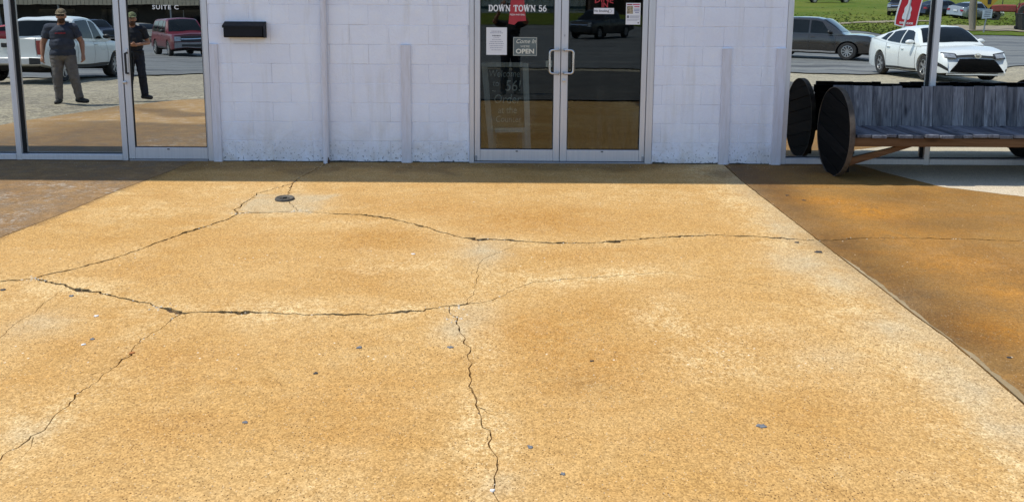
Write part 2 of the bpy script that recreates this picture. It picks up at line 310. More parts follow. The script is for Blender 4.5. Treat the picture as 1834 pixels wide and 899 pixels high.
def jag(pts, amp, step=.022):
    out = []
    for i in range(len(pts)-1):
        a, b = Vector(pts[i]), Vector(pts[i+1]); n = max(1, int((b-a).length/step))
        d = (b-a).normalized() if (b-a).length > 1e-6 else Vector((1, 0)); nn = Vector((-d.y, d.x))
        for k in range(n):
            p = a.lerp(b, k/n)
            if not (i == 0 and k == 0): p = p+nn*amp*(noise.noise(Vector((p.x*19, p.y*19, 1.3)))+.9*noise.noise(Vector((p.x*55, p.y*55, 7.7))))
            out.append(p)
    out.append(Vector(pts[-1])); return out
JOINT_FULL = JOINT + [(2.36, -5.4), (2.37, -6.2), (2.375, -6.951)]
JOINT_FULL[0] = (2.252, .151)
LEFT_FULL = [(-3.30, .151)] + LEFTJ[1:] + [(-3.87, -3.2), (-4.02, -4.2), (-4.22, -5.5), (-4.45, -6.951)]
WHITE_FULL = [(3.62, .151)] + WHITE[1:] + [(5.6, -1.62), (7.2, -2.1), (9.001, -2.5)]
ribbons = []
for k, (w, pts) in CRACKS.items():
    fine = w < .005
    ribbons.append((jag(pts, .012 if fine else .017), w*.5, .6, k))
for k, (w, pts) in list(CRACKS.items()):          # short side branches
    if k not in ('A', 'B', 'C', 'D', 'F', 'A2'): continue
    for _ in range(5 if k != 'A2' else 1):
        i = random.randrange(1, len(pts)-1); p = Vector(pts[i]).lerp(Vector(pts[i+1 if i+1 < len(pts) else i]), random.random()); d = (Vector(pts[i])-Vector(pts[i-1])).normalized()
        a = random.choice((-1, 1))*R(random.uniform(25, 75)); dd = Vector((d.x*math.cos(a)-d.y*math.sin(a), d.x*math.sin(a)+d.y*math.cos(a))); l = random.uniform(.06, .22)
        ribbons.append((jag([p, p+dd*l*.5, p+dd*l+Vector((random.uniform(-.03, .03), random.uniform(-.03, .03)))], .012), .0014, .5, 'G2'))
ribbons.append((jag(JOINT_FULL, .004, .05), .0055, .35, 'J')); ribbons.append((jag(LEFT_FULL, .004, .06), .0035, .3, 'L')); ribbons.append((jag(WHITE_FULL, .01, .06), .004, .4, 'Wj'))
V2 = []; E2 = []; F2 = []
for pl, hw, var, key in ribbons:
    n = len(pl); base = len(V2)
    for i, p in enumerate(pl):
        d = (pl[min(i+1, n-1)]-pl[max(i-1, 0)]).normalized(); nn = Vector((-d.y, d.x))
        q = noise.noise(Vector((p.x*7, p.y*7, 3.1)))+.7*noise.noise(Vector((p.x*31, p.y*31, 9.0)))
        w = max(.0011, hw*max(.62, 1+var*q*2.0))
        if key in 'ABC' and noise.noise(Vector((p.x*3.3, p.y*3.3, 5.5))) > .22: w *= 2.1      # spalled stretches
        if key not in ('J', 'L', 'Wj'):
            e = min(i, n-1-i)
            if (i < 3 and key in ('E',)) or (n-1-i < 6 and key in ('C3', 'G2', 'G3', 'C2')): w *= .5
        V2 += [p+nn*w, p-nn*w]
    for i in range(n-1): F2.append((base+2*i, base+2*i+1, base+2*i+3, base+2*i+2))
X0, X1, Y0, Y1 = -7.2, 9.0, -6.95, .15
nb = len(V2); bnd = [(X0, Y0), (-6.1, -6.95), (X1, Y0), (X1, Y1), (X0, Y1), (X0, -4.2)]
bnd = [(-7.2, -3.2), (-6.9, -5.4), (-6.6, -6.4), (-6.1, -6.95), (9.0, -6.95), (9.0, .15), (-7.2, .15)]
for p in bnd: V2.append(Vector(p))
E2 = [(nb+i, nb+(i+1) % len(bnd)) for i in range(len(bnd))]
gs = .085
for ix in range(int((X1-X0)/gs)):
    for iy in range(int((Y1-Y0)/gs)):
        x = X0+.04+ix*gs+rng.uniform(-.02, .02); y = Y0+.04+iy*gs+rng.uniform(-.02, .02)
        if -5.6 < x < 5.9: V2.append(Vector((x, y)))
        elif ix % 4 == 0 and iy % 4 == 0 and x > -6: V2.append(Vector((x, y)))
ov, oe, of, _, _, oof = geometry.delaunay_2d_cdt(V2, E2, F2, 0, 1e-5)
ov = np.array([v[:] for v in ov]); of = np.array(of); crk = np.array([len(l) > 0 for l in oof])
cen = ov[of].mean(1)
def inside_poly(P, poly):
    x, y = P[:, 0], P[:, 1]; r = np.zeros(len(P), bool)
    for (xa, ya), (xb, yb) in zip(poly, poly[1:]+poly[:1]):
        c = ((ya > y) != (yb > y)) & (x < (xb-xa)*(y-ya)/((yb-ya) or 1e-12)+xa); r ^= c
    return r
ok = inside_poly(cen, bnd); of, crk, cen = of[ok], crk[ok], cen[ok]
par = list(range(len(of)))
def find(a):
    while par[a] != a: par[a] = par[par[a]]; a = par[a]
    return a
edge = {}
for i, t3 in enumerate(of):
    if crk[i]: continue
    for a, b in ((0, 1), (1, 2), (2, 0)):
        e = (min(t3[a], t3[b]), max(t3[a], t3[b]))
        if e in edge: ra, rb = find(edge[e]), find(i); par[ra] = rb
        else: edge[e] = i
lab = np.array([find(i) if not crk[i] else -1 for i in range(len(of))])
# stain masks at every vertex (pale halo beside cracks, rust, bare grey, damp)
st = np.zeros((len(ov), 4))
def dist_poly(P, pl):
    d = np.full(len(P), 9.0)
    for a, b in zip(pl[:-1], pl[1:]):
        a = np.array(a[:]); b = np.array(b[:]); ab = b-a; t = np.clip(((P-a)@ab)/max(1e-9, ab@ab), 0, 1)
        d = np.minimum(d, np.linalg.norm(P-(a+t[:, None]*ab), axis=1))
    return d
for k, (w, pts) in CRACKS.items():
    if w >= .0035 and k not in ('B2',):
        d = dist_poly(ov, [Vector(p) for p in pts]); amt = {'C': 1.0, 'F': 1.0, 'D': .95, 'A': .55, 'B': .6, 'E': .8}.get(k[0], .4)
        vary = np.array([.55+.75*noise.noise(Vector((p[0]*2.3, p[1]*2.3, .4))) for p in ov])
        st[:, 0] = np.maximum(st[:, 0], amt*np.exp(-(d/.15)**2)*np.clip(vary, 0, 1.2))
dj = dist_poly(ov, [Vector(p) for p in JOINT_FULL]); leftside = ov[:, 0] < np.interp(-ov[:, 1], [-p[1] for p in JOINT_FULL], [p[0] for p in JOINT_FULL])
st[:, 2] = np.maximum(st[:, 2], np.where(leftside, .65*np.exp(-(dj/.16)**2), 0)); st[:, 0] = np.maximum(st[:, 0], np.where(leftside, .7*np.exp(-((dj-.28)/.2)**2), 0))
wob = np.array([noise.noise(Vector((0, p[1]*1.7, 2.2)))*.5+noise.noise(Vector((0, p[1]*5.1, 4.2)))*.25 for p in ov])
bead = np.where((~leftside) & (ov[:, 1] < -2.6), np.clip((.055+.09*np.clip(wob+.25, 0, 1)-dj)/.012, 0, 1), 0)
dampj = np.where(~leftside, 1.0*np.exp(-((dj-.10)/.34)**2), 0)*np.clip(.85+1.0*wob, 0, 1)
st[:, 3] = np.maximum(st[:, 3], dampj)
for (bx, by, rx, ry, ch, a) in BLOBS:
    q = ((ov[:, 0]-bx)/rx)**2+((ov[:, 1]-by)/ry)**2; c = {'p': 0, 'r': 1, 'o': 1, 'g': 2, 'd': 3}[ch]
    st[:, c] = np.maximum(st[:, c], min(1, a*(1.25 if (ch != 'p' or bx < -3.4) else .85))*np.exp(-q*.9))
pm = inside_poly(ov, PATCH); st[pm, 2] = .85; st[pm, 1] = 0
# the left slab is still wet from washing near the building, with puddle shapes further out
for i, p in enumerate(ov):
    if p[0] < np.interp(-p[1], [-q[1] for q in LEFT_FULL], [q[0] for q in LEFT_FULL])+.02:
        e = -p[1]-3.0+.9*noise.noise(Vector((p[0]*.9, p[1]*.9, 2)))
        pud = noise.noise(Vector((p[0]*.8, p[1]*1.1, 6.6)))
        st[i, 3] = max(st[i, 3], .95 if e < 0 else max(0, .95-e*3.0), min(.9, max(0, (pud-.22)*8)))
        st[i, 2] = max(st[i, 2], .08 if e < 0 else 0)
# damp wash-water patches, also painted in to deepen the shade along the wall foot
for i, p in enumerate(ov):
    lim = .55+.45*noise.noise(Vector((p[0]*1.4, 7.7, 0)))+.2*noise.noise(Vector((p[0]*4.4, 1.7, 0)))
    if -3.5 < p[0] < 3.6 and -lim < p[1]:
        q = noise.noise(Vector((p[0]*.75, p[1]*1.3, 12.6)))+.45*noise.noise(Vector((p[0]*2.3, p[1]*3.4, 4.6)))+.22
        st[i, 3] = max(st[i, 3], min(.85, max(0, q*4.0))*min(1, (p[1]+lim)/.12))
zo = -.03*np.maximum(0, -ov[:, 1])

fore = empty('concrete_forecourt'); tag(fore, 'tan cracked concrete forecourt slab in front of the double doors', 'pavement', kind='structure')
drive = empty('brown_concrete_slab'); tag(drive, 'darker rust brown concrete slab right of the long joint', 'pavement', kind='structure')
damp = empty('damp_concrete_slab'); tag(damp, 'damp brown concrete slab with white residue in front of the left storefront', 'pavement', kind='structure')
walk = empty('pale_concrete_walk'); tag(walk, 'pale concrete walk under and beside the bench', 'pavement', kind='structure')
xl = lambda y: np.interp(-y, [-p[1] for p in LEFT_FULL], [p[0] for p in LEFT_FULL])
xj = lambda y: np.interp(-y, [-p[1] for p in JOINT_FULL], [p[0] for p in JOINT_FULL])
yw = lambda x: np.interp(x, [p[0] for p in WHITE_FULL], [p[1] for p in WHITE_FULL])
def stained(name, faces, mat, parent, depth=.02):
    ids, inv = np.unique(faces, return_inverse=True); fs = inv.reshape(-1, 3)
    vv = [(ov[i, 0], ov[i, 1], zo[i]) for i in ids]; n = len(vv); fl = [tuple(f) for f in fs]
    cnt = {}
    for f in fl:
        for a, b in ((f[0], f[1]), (f[1], f[2]), (f[2], f[0])): cnt[(a, b)] = 1
    low = {}
    for (a, b) in list(cnt):
        if (b, a) not in cnt:
            for q in (a, b):
                if q not in low: low[q] = len(vv); x, y, z = vv[q]; vv.append((x, y, z-depth))
            fl.append((b, a, low[a], low[b]))
    me = bpy.data.meshes.new(name); me.from_pydata(vv, [], fl); me.update()
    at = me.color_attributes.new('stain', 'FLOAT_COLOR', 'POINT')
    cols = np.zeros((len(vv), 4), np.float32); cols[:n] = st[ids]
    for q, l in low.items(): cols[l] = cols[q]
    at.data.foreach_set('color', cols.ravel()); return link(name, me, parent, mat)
small = []
for l in np.unique(lab[lab >= 0]):
    m = lab == l; c = cen[m]; tri = ov[of[m]]
    area = .5*np.abs(np.cross(tri[:, 1]-tri[:, 0], tri[:, 2]-tri[:, 0])); ar = area.sum(); cx_, cy_ = (c*area[:, None]).sum(0)/max(ar, 1e-12)
    if cx_ < xl(cy_): P_, M_ = damp, M_LEFT
    elif cx_ > xj(cy_):
        P_, M_ = (walk, M_WALK) if (cx_ > 3.6 and cy_ > yw(cx_)) else (drive, M_RIGHT)
    else: P_, M_ = fore, M_MAIN
    if ar < .02: small.append((P_, M_, of[m])); continue
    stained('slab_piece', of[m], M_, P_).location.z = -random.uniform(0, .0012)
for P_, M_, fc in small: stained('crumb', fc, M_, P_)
mbc = MB(); fc = of[crk]; ids, inv = np.unique(fc, return_inverse=True)
mbc.add([(ov[i, 0], ov[i, 1], zo[i]-.018) for i in ids], [tuple(f) for f in inv.reshape(-1, 3)])
mbc.build('crack_dirt', M_CRACK, fore, fix=False)
# mortar smeared over the right side of the long joint
ys = np.linspace(-2.75, -6.9, 160); sm_in = [(float(xj(y))+.006, y) for y in ys]; sm_out = []
for y in ys:
    wv = .5+.5*noise.noise(Vector((0, y*1.9, 2.2)))+.35*noise.noise(Vector((0, y*6.3, 4.2))); end_ = min(1, (-2.75-y)/.25)
    sm_out.append((float(xj(y))+.012+end_*max(.003, .045*wv+.015*noise.noise(Vector((0, y*23, 1)))), y))
mz = MB(); n_ = len(ys)
mz.add([(x, y, gz(x, y)-.004) for x, y in sm_in]+[(x, y, gz(x, y)+.0005) for x, y in sm_in]+[(x-.006, y, gz(x, y)+.0005) for x, y in sm_out]+[(x, y, gz(x, y)-.004) for x, y in sm_out],
       [(r*n_+i, r*n_+i+1, (r+1)*n_+i+1, (r+1)*n_+i) for r in range(3) for i in range(n_-1)])
mz.build('mortar_smear', pmat('grey_mortar_smear', (.33, .25, .14), (.23, .165, .08), 4, .9, bump=.5, bscale=60), drive)
# crumbs broken from the crack edges and grit along the foot of the wall
def grit(name, spots, mat, parent):
    g = MB()
    for (x, y, r) in spots:
        k = random.choice((4, 5, 6)); a0 = random.random()*6.3; z = gz(x, y)
        ring = [(x+r*random.uniform(.7, 1.2)*math.cos(a0+6.283*i/k), y+r*random.uniform(.6, 1.1)*math.sin(a0+6.283*i/k), z-.002) for i in range(k)]
        g.add(ring+[(x, y, z+r*random.uniform(.25, .7))], [(i, (i+1) % k, k) for i in range(k)])
    o = g.build(name, mat, parent); o['kind'] = 'stuff'; return o
sp_p, sp_d = [], []
for k, (w, pts) in CRACKS.items():
    if w < .005: continue
    for (a, b) in zip(pts[:-1], pts[1:]):
        a, b = Vector(a), Vector(b)
        for _ in range(int((b-a).length*random.choice((0, 4, 12, 26)))):
            p = a.lerp(b, random.random()); (sp_p if random.random() < .6 else sp_d).append((p.x+random.gauss(0, .016), p.y+random.gauss(0, .016), random.uniform(.0025, .0075)))
for (jx, jy) in ((-3.02, -3.26), (-2.22, -1.83), (-1.75, -1.77), (-2.03, -3.67), (-.35, -3.66), (-.30, -3.8)):
    for _ in range(16): sp_p.append((jx+random.gauss(0, .045), jy+random.gauss(0, .02), random.uniform(.003, .011)))
for _ in range(420):
    x = random.uniform(-5.2, 4.2); sp = sp_p if random.random() < .55 else sp_d; sp.append((x, -abs(random.gauss(0, .16))-.02, random.uniform(.002, .006)))
for _ in range(160): (sp_p if random.random() < .4 else sp_d).append((random.uniform(-3, 3.6), random.uniform(-5.4, -.5), random.uniform(.0015, .0035)))
grit('pale_grit', sp_p, pmat('pale_grit', (.62, .55, .43), (.5, .42, .3), 60, .9), fore); grit('dark_grit', sp_d, pmat('dark_grit', (.07, .05, .035), (.14, .10, .07), 60, .9), fore)

# land beyond the forecourt, seen mirrored in the glass
def gravel_mat():
    t = NT('pale_gravel'); v = t.coord('Object'); n1 = t.noise(v, .35, 5, .6); n2 = t.noise(v, 3, 6, .65)
    vo = t.n('TexVoronoi', i_Vector=v, i_Scale=22.0); cs = t.n('SeparateColor', i_0=vo.outputs['Color'])
    c = t.mix(t.ramp(n1, .35, .65), (.40, .345, .24), (.32, .275, .19)); c = t.mix(t.ramp(n2, .45, .75), c, (.22, .19, .15))
    g = t.ramp(cs.outputs[0], 0, 1, .6, 1.35); c = t.mix(1.0, c, t.n('CombineColor', i_0=g, i_1=g, i_2=g).outputs[0], 'MULTIPLY')
    t.p(Base_Color=c, Roughness=.95); t.bump(vo.outputs['Distance'], .8, .02); return t.m
def asphalt_mat():
    t = NT('weathered_asphalt'); v = t.coord('Object'); n1 = t.noise(v, .22, 5, .6, .5); n2 = t.noise(v, 9, 5, .7); vl = t.coord('Object', (.05, 1, 1)); n3 = t.noise(vl, 1.1, 5, .6)
    c = t.mix(t.ramp(n1, .35, .65), (.135, .14, .14), (.105, .108, .11)); c = t.mix(t.ramp(n3, .45, .65), c, (.19, .188, .175)); c = t.mix(t.ramp(t.noise(t.coord('Object', (.3, 1.6, 1)), .5, 6, .7, 1.5), .54, .60), c, (.07, .07, .072))
    g = t.ramp(n2, .3, .7, .8, 1.2); c = t.mix(1.0, c, t.n('CombineColor', i_0=g, i_1=g, i_2=g).outputs[0], 'MULTIPLY')
    t.p(Base_Color=c, Roughness=.8); t.bump(n2, .3, .01); return t.m
def grass_mat():
    t = NT('mown_grass'); v = t.coord('Object'); n1 = t.noise(v, .12, 5, .65, .6); n2 = t.noise(v, 1.6, 6, .7); vb = t.coord('Object', (.25, 1, 1)); n3 = t.noise(vb, .9, 5, .6)
    c = t.mix(t.ramp(n1, .35, .65), (.075, .125, .012), (.14, .16, .025)); c = t.mix(t.ramp(n3, .5, .75), c, (.035, .070, .006)); c = t.mix(t.ramp(n2, .50, .75), c, (.20, .185, .055))
    t.p(Base_Color=c, Roughness=.95, Specular_IOR_Level=.1); t.bump(n2, 1.0, .15); return t.m
M_GRAVEL, M_ASPHALT, M_GRASS = gravel_mat(), asphalt_mat(), grass_mat()
M_OLDASP = pmat('old_dark_asphalt', (.055, .052, .048), (.10, .092, .08), 1.3, .9, bump=.5, bscale=20)
M_DIRT = pmat('bare_dirt', (.30, .25, .17), (.22, .18, .12), 2.0, .95, bump=.5)
def sheet(name, xs, near, far, nv, lift, mat, label, cat):
    def P(u, w):
        x = xs[0]+(xs[1]-xs[0])*u; y = near(x)+(far(x)-near(x))*w; return (x, y, gz(x, y)+lift)
    o = MB().grid(P, int((xs[1]-xs[0])/1.0), nv, flip=True).build(name, mat, smooth=180, fix=False)
    return tag(o, label, cat, kind='structure')
def gy(j):
    return 12-.8*j if j < 40 else (-20-1.15*(j-40) if j < 90 else -77.5-6.0*(j-90))
XS = sorted(set(np.round(np.concatenate([np.linspace(-110, 110, 150), np.linspace(-12, 14, 50)]), 3)))
mbt = MB(); nx, ny = len(XS), 114
mbt.add([(x, gy(j), gz(x, gy(j))-(.045 if (gy(j) > -7.4 and -7.9 < x < 9.6) else .004)) for x in XS for j in range(ny)],
        [(i*ny+j, i*ny+j+1, (i+1)*ny+j+1, (i+1)*ny+j) for i in range(nx-1) for j in range(ny-1)])
tag(mbt.build('ground', M_GRAVEL, smooth=180), 'pale gravel and dirt lot between the forecourt and the street', 'ground', kind='structure')
mbs = MB(); mbs.box(-400, 400, -900, 300, -9.2, -9)
tag(mbs.build('far_ground', M_GRASS), 'distant green land reaching to the horizon', 'ground', kind='structure')
def near_road(x):
    return float(np.interp(x, [-80, -30, -13, -10, -3, 4, 8.5, 10.5, 20, 60], [-9, -11, -15.0, -18.6, -19.3, -19.0, -15.9, -15.2, -20.5, -24]))+.35*noise.noise(Vector((x*.7, 0, 0)))+.15*noise.noise(Vector((x*2.5, 1, 0)))
def far_road(x):
    return float(np.interp(x, [-80, -25, -5, 12, 19, 23, 30, 60], [-64, -64, -73, -73, -54, -39.5, -38.5, -38]))+.3*noise.noise(Vector((x*.4, 5, 0)))
sheet('road', (-80, 70), near_road, far_road, 60, .03, M_ASPHALT, 'grey asphalt street mirrored in the storefront glass', 'road')
sheet('grass_hill', (-12, 105), lambda x: far_road(x)-.2, lambda x: -215.0, 70, .06, M_GRASS, 'green grass bank across the street mirrored in the glass', 'grass')
sheet('asphalt_patch', (-3.6, 7.4), lambda x: -7.02, lambda x: near_road(x)+1.0+.5*noise.noise(Vector((x*.5, 9, 0))), 14, .02, M_OLDASP, 'dark worn asphalt patch between the forecourt and the street', 'pavement')
tf = MB()
for _ in range(5200):
    x = random.uniform(17, 50); y = far_road(x)-.1-abs(random.gauss(0, 11)); z = gz(x, y)+.05; hh = random.uniform(.03, .11)
    if 28.5 < x and y > -47.5: continue
    for q in range(3):
        a = random.random()*3.14; dx, dy = .09*math.cos(a), .09*math.sin(a); lx, ly = random.uniform(-.1, .1), random.uniform(-.1, .1)
        tf.add([(x-dx, y-dy, z), (x+dx, y+dy, z), (x+lx, y+ly, z+hh)], [(0, 1, 2)])
o = tf.build('grass_tufts', pmat('tuft_green', (.055, .10, .012), (.17, .17, .04), .6, .95), fix=False); tag(o, 'uneven grass tufts standing on the bank across the street', 'grass', kind='stuff')
def path_line(x): return -47.5-.35*(x-20)+.8*math.sin(x*.35)
sheet('dirt_path', (18, 34), path_line, lambda x: path_line(x)-1.5-.4*math.sin(x*.9), 6, .10, M_DIRT, 'worn pale dirt path across the grass bank', 'path')
sheet('concrete_apron', (28.5, 60), lambda x: -42.0+.1*(x-30), lambda x: -47.0-.05*(x-30), 8, .12, M_DIRT, 'pale worn apron at the street edge beside the utility pole', 'pavement')
# ------------------------------------------------------------------ building
def paint_mat():
    t = NT('white_painted_block'); tc = t.n('NewGeometry').outputs['Position']
    n1 = t.noise(tc, 1.4, 6, .6, .5); n2 = t.noise(tc, 9, 6, .7); n3 = t.noise(tc, 45, 4, .6)
    rnd = t.n('ObjectInfo').outputs['Random']
    c = t.mix(t.ramp(n1, .35, .68), (.86, .89, .96), (.79, .80, .86))
    c = t.mix(t.math('MULTIPLY', t.ramp(n2, .48, .68), .55), c, (.90, .90, .90))
    c = t.mix(t.math('MULTIPLY', rnd, .38), c, (.74, .77, .87))
    sx = t.n('SeparateXYZ', i_0=tc)
    # splash dirt and flaking near the foot: blotchy, with a shape of its own
    foot = t.math('MULTIPLY', t.ramp(sx.outputs[2], .02, .5, 1, 0), t.ramp(t.noise(tc, 3.0, 7, .7, 1.0), .42, .66))
    c = t.mix(t.math('MULTIPLY', foot, .55), c, (.46, .38, .27))
    pit = t.n('MapRange', i_0=t.noise(tc, 38, 3, .6), i_1=.60, i_2=.63, i_3=0, i_4=1).outputs[0]
    c = t.mix(t.math('MULTIPLY', pit, t.math('MULTIPLY', t.ramp(sx.outputs[2], .0, .28, 1, 0), .9)), c, (.10, .10, .10))
    c = t.mix(t.math('MULTIPLY', t.ramp(t.noise(t.n('VectorMath', operation='MULTIPLY', i_0=tc, i_1=(7, 7, .7)).outputs[0], 1.0, 5, .6), .54, .72), .38), c, (.58, .55, .50))
    t.p(Base_Color=c, Roughness=.6); t.bump(t.math('ADD', n3, t.math('MULTIPLY', n2, 1.5)), .6, .008); return t.m
M_WALL = paint_mat()
M_MORTAR = pmat('painted_mortar', (.80, .82, .90), (.50, .50, .54), 2.2, .75, bump=.4, lo=.45, hi=.62)
M_TRIM = pmat('white_painted_wood', (.70, .70, .76), (.62, .60, .62), 5, .55, bump=.25, bscale=40, stretch=(6, 6, .8))
M_ALU = pmat('brushed_aluminium', (.66, .66, .68), (.60, .60, .62), 3, .42, metal=.45, stretch=(20, 20, .6), bump=.04)
M_ALU_D = pmat('dull_aluminium', (.34, .35, .37), (.28, .28, .3), 6, .5, metal=.5)
M_RUBBER = pmat('black_gasket', (.012, .012, .014), (.02, .02, .022), 20, .7)
M_STEEL = pmat('satin_steel', (.62, .62, .63), (.5, .5, .5), 9, .3, metal=.9)
M_DARK = pmat('dark_interior_paint', (.035, .036, .04), (.022, .022, .025), 2, .9)
M_TILE = pmat('dark_interior_floor', (.05, .045, .04), (.03, .028, .026), 3, .6)
M_ROOF = pmat('roof_membrane', (.45, .45, .44), (.38, .38, .37), 2, .9)
def glass_mat(name, refl, tint, wave, dirt=0.0, wscale=(1.0, 1.0, 1.0)):
    t = NT(name); v = t.n('NewGeometry').outputs['Position']
    vm = t.n('VectorMath', operation='MULTIPLY', i_0=v, i_1=wscale).outputs[0]
    nz = t.noise(vm, 1.6, 2, .45)
    bp = t.n('Bump', i_Height=nz, i_Strength=1.0, i_Distance=wave).outputs[0]
    gl = t.n('BsdfGlossy', i_Color=(.93, .97, .95), i_Roughness=0.0, i_Normal=bp)
    tr = t.n('BsdfTransparent', i_Color=tint)
    fr = t.n('LayerWeight', i_Blend=.12)
    fac = t.ramp(fr.outputs['Fresnel'], 0, 1, refl, 1.0)
    mx = t.n('MixShader', i_0=fac, i_1=tr.outputs[0], i_2=gl.outputs[0]); out = mx.outputs[0]
    if dirt:
        ds = t.n('VectorMath', operation='MULTIPLY', i_0=v, i_1=(9, 9, 1.1)).outputs[0]; dn = t.noise(ds, 2.2, 6, .65, .3)
        sz = t.n('SeparateXYZ', i_0=v).outputs[2]; area = t.ramp(sz, .45, .85, 1, .15)
        df = t.n('BsdfDiffuse', i_Color=(.5, .47, .42))
        f2 = t.math('MULTIPLY', t.math('MULTIPLY', t.ramp(dn, .5, .72), area), dirt)
        out = t.n('MixShader', i_0=f2, i_1=out, i_2=df.outputs[0]).outputs[0]
    t.t.links.new(out, t.out.inputs[0]); return t.m
M_GLASS_L = glass_mat('mirror_tint_glass', .66, (.10, .11, .12), .0006, .015)
M_GLASS_R = glass_mat('mirror_tint_glass_wavy', .80, (.08, .09, .10), .0009, .01, (1.0, 1.0, .7))
M_GLASS_D = glass_mat('clear_door_glass', .055, (.72, .76, .75), .0004, .06)

H = 4.40
bld = empty('shop_building'); tag(bld, 'single storey shop building of white painted concrete blocks', 'building')
CH, BL, Z0 = .2015, .4064, .0215   # course height, block length, first course joint offset
GAP = .003
blk_cache = {}
def block(L, Hh):
    k = (round(L, 3), round(Hh, 3))
    if k not in blk_cache: blk_cache[k] = MB().box(0, L, 0, .05, 0, Hh, .0035).mesh('block')
    return blk_cache[k]
def block_wall(x0, x1, phase, ncourse):
    w = MB().box(x0, x1, .0025, .19, -.05, Z0+CH*ncourse).build('block_wall', M_MORTAR, bld)
    zb = -.03
    for r in range(ncourse):
        zt = Z0+CH*(r+1); z0 = zb if r == 0 else Z0+CH*r
        x = phase+(0 if r % 2 == 0 else BL*.48)
        while x > x0: x -= BL
        while x < x1-.01:
            a, b = max(x, x0), min(x+BL, x1)
            if b-a > .03:
                g1 = random.choice((.0012, .002, .003)); g2 = random.choice((.0015, .0025, .0032))
                o = link('block', block(b-a-g1, zt-z0-g2), w, M_WALL, (a+g1/2, -.0016*random.random(), z0+g2/2))
            x += BL
        zb = zt
    return w
block_wall(-3.105, -.425, -2.469, 10); block_wall(1.49, 2.843, 1.49+.30, 10)
ZT = Z0+CH*10
up = MB(); up.box(-3.105, -.425, 0, .19, ZT, 2.19); up.box(1.49, 2.843, 0, .19, ZT, 2.19); up.box(-13, 13, 0, .19, 2.195, H)
up.build('upper_wall', M_WALL, bld)
sw = MB(); sw.box(-13, -12.8, .2, 9, -.2, H); sw.box(12.8, 13, .2, 9, -.2, H); sw.box(-13, 13, 9.01, 9.2, -.2, H)
sw.build('outer_wall', M_WALL, bld)
MB().box(-12.95, 12.95, .2, 9, 3.2, 3.35).build('roof', M_ROOF, bld)
MB().box(-13.03, 13.03, -.03, .22, H, H+.04).build('parapet_cap', M_ALU, bld)
MB().box(-12.79, 12.79, .21, 8.99, -.06, -.002).build('floor', M_TILE, bld)
iw = MB(); iw.box(-12.75, 12.75, 4.4, 4.5, 0, 3.1); iw.box(-1.6, -1.5, .21, 4.39, 0, 3.1); iw.box(2.2, 2.3, .21, 4.39, 0, 3.1); iw.box(-12.75, 12.75, .21, 4.39, 3.11, 3.19)
iw.box(-3.1, -.43, .195, .208, 0, 3.1); iw.box(1.5, 2.84, .195, .208, 0, 3.1)
iw.build('interior_lining', M_DARK, bld)

MB().prism([(-.39, 4.15), (-.39, 4.295), (-.37, 4.30), (-.001, 4.34), (-.001, 4.15)], 'x', -13.03, 13.03).build('added_shade_eave', M_TRIM, bld)  # unseen overhang, added to keep the bench shaded and place the ground shadow edge
# crumbled dark gap where the wall meets the slab
for (a_, b_) in ((-3.01, -1.14), (-1.02, -.43), (1.50, 2.19), (2.31, 2.73)):
    g = MB(); n_ = int((b_-a_)/.02)
    zt_ = [.006+.024*max(0, noise.noise(Vector((a_*3+i*.09, 2.2, 0)))+.25*noise.noise(Vector((a_+i*.5, 5, 0)))) for i in range(n_+1)]
    for i in range(n_): g.prism([(a_+(b_-a_)*i/n_, -.01), (a_+(b_-a_)*(i+1)/n_, -.01), (a_+(b_-a_)*(i+1)/n_, zt_[i+1]), (a_+(b_-a_)*i/n_, zt_[i])], 'y', -.006, -.001)
    g.build('foot_gap', pmat('wall_foot_grime', (.03, .028, .025), (.09, .08, .06), 20, .95), bld)
def storefront(name, x0, x1, posts, pane_mat, label, door=None, sillz=(.004, .064), pw=.055):
    """aluminium frame with panes; door = (xa, xb) leaves that bay open for a door"""
    t = empty(name, (x0, 0, 0)); tag(t, label, 'storefront'); L = x0
    def bx(n, a, b, ya, yb, za, zb, m=M_ALU, bev=.003): return MB().box(a-L, b-L, ya, yb, za, zb, bev).build(n, m, t)
    bx('head_rail', x0, x1, .0, .11, 2.12, 2.19)
    edges = [x0]+posts+[x1]
    for p in edges: bx('post', p-pw/2, p+pw/2, .0, .11, .0, 2.12)
    for a, b in zip(edges[:-1], edges[1:]):
        if door and a-.02 < door[0] and b+.02 > door[1]: continue
        A, B = a+pw/2, b-pw/2
        bx('sill', A+.0005, B-.0005, -.004, .11, *sillz)
        g = MB().box(A-L, B-L, .064, .072, sillz[1], 2.119).build('pane', pane_mat, t)
        k = MB(); k.box(A-L+.0005, A-L+.004, .030, .0495, sillz[1]+.001, 2.118); k.box(B-L-.004, B-L-.0005, .030, .0495, sillz[1]+.001, 2.118); k.box(A-L+.0005, A-L+.007, .050, .063, sillz[1]+.001, 2.118); k.box(A-L+.0005, B-L-.0005, .050, .063, sillz[1]+.001, sillz[1]+.008); k.box(B-L-.008, B-L-.0005, .050, .063, sillz[1]+.01, 2.118)
        k.build('gasket', M_RUBBER, t)
    return t
sf = storefront('storefront_window', -9.33, -3.138, [-7.75, -6.45, -5.155, -4.04], M_GLASS_L, 'tall mirrored storefront window left of the wall mailbox', door=(-4.0, -3.16))
sfr = storefront('bench_window', 2.875, 10.2, [4.392, 5.93, 7.45, 8.95], M_GLASS_R, 'mirrored storefront window behind the wooden bench', pw=.058)

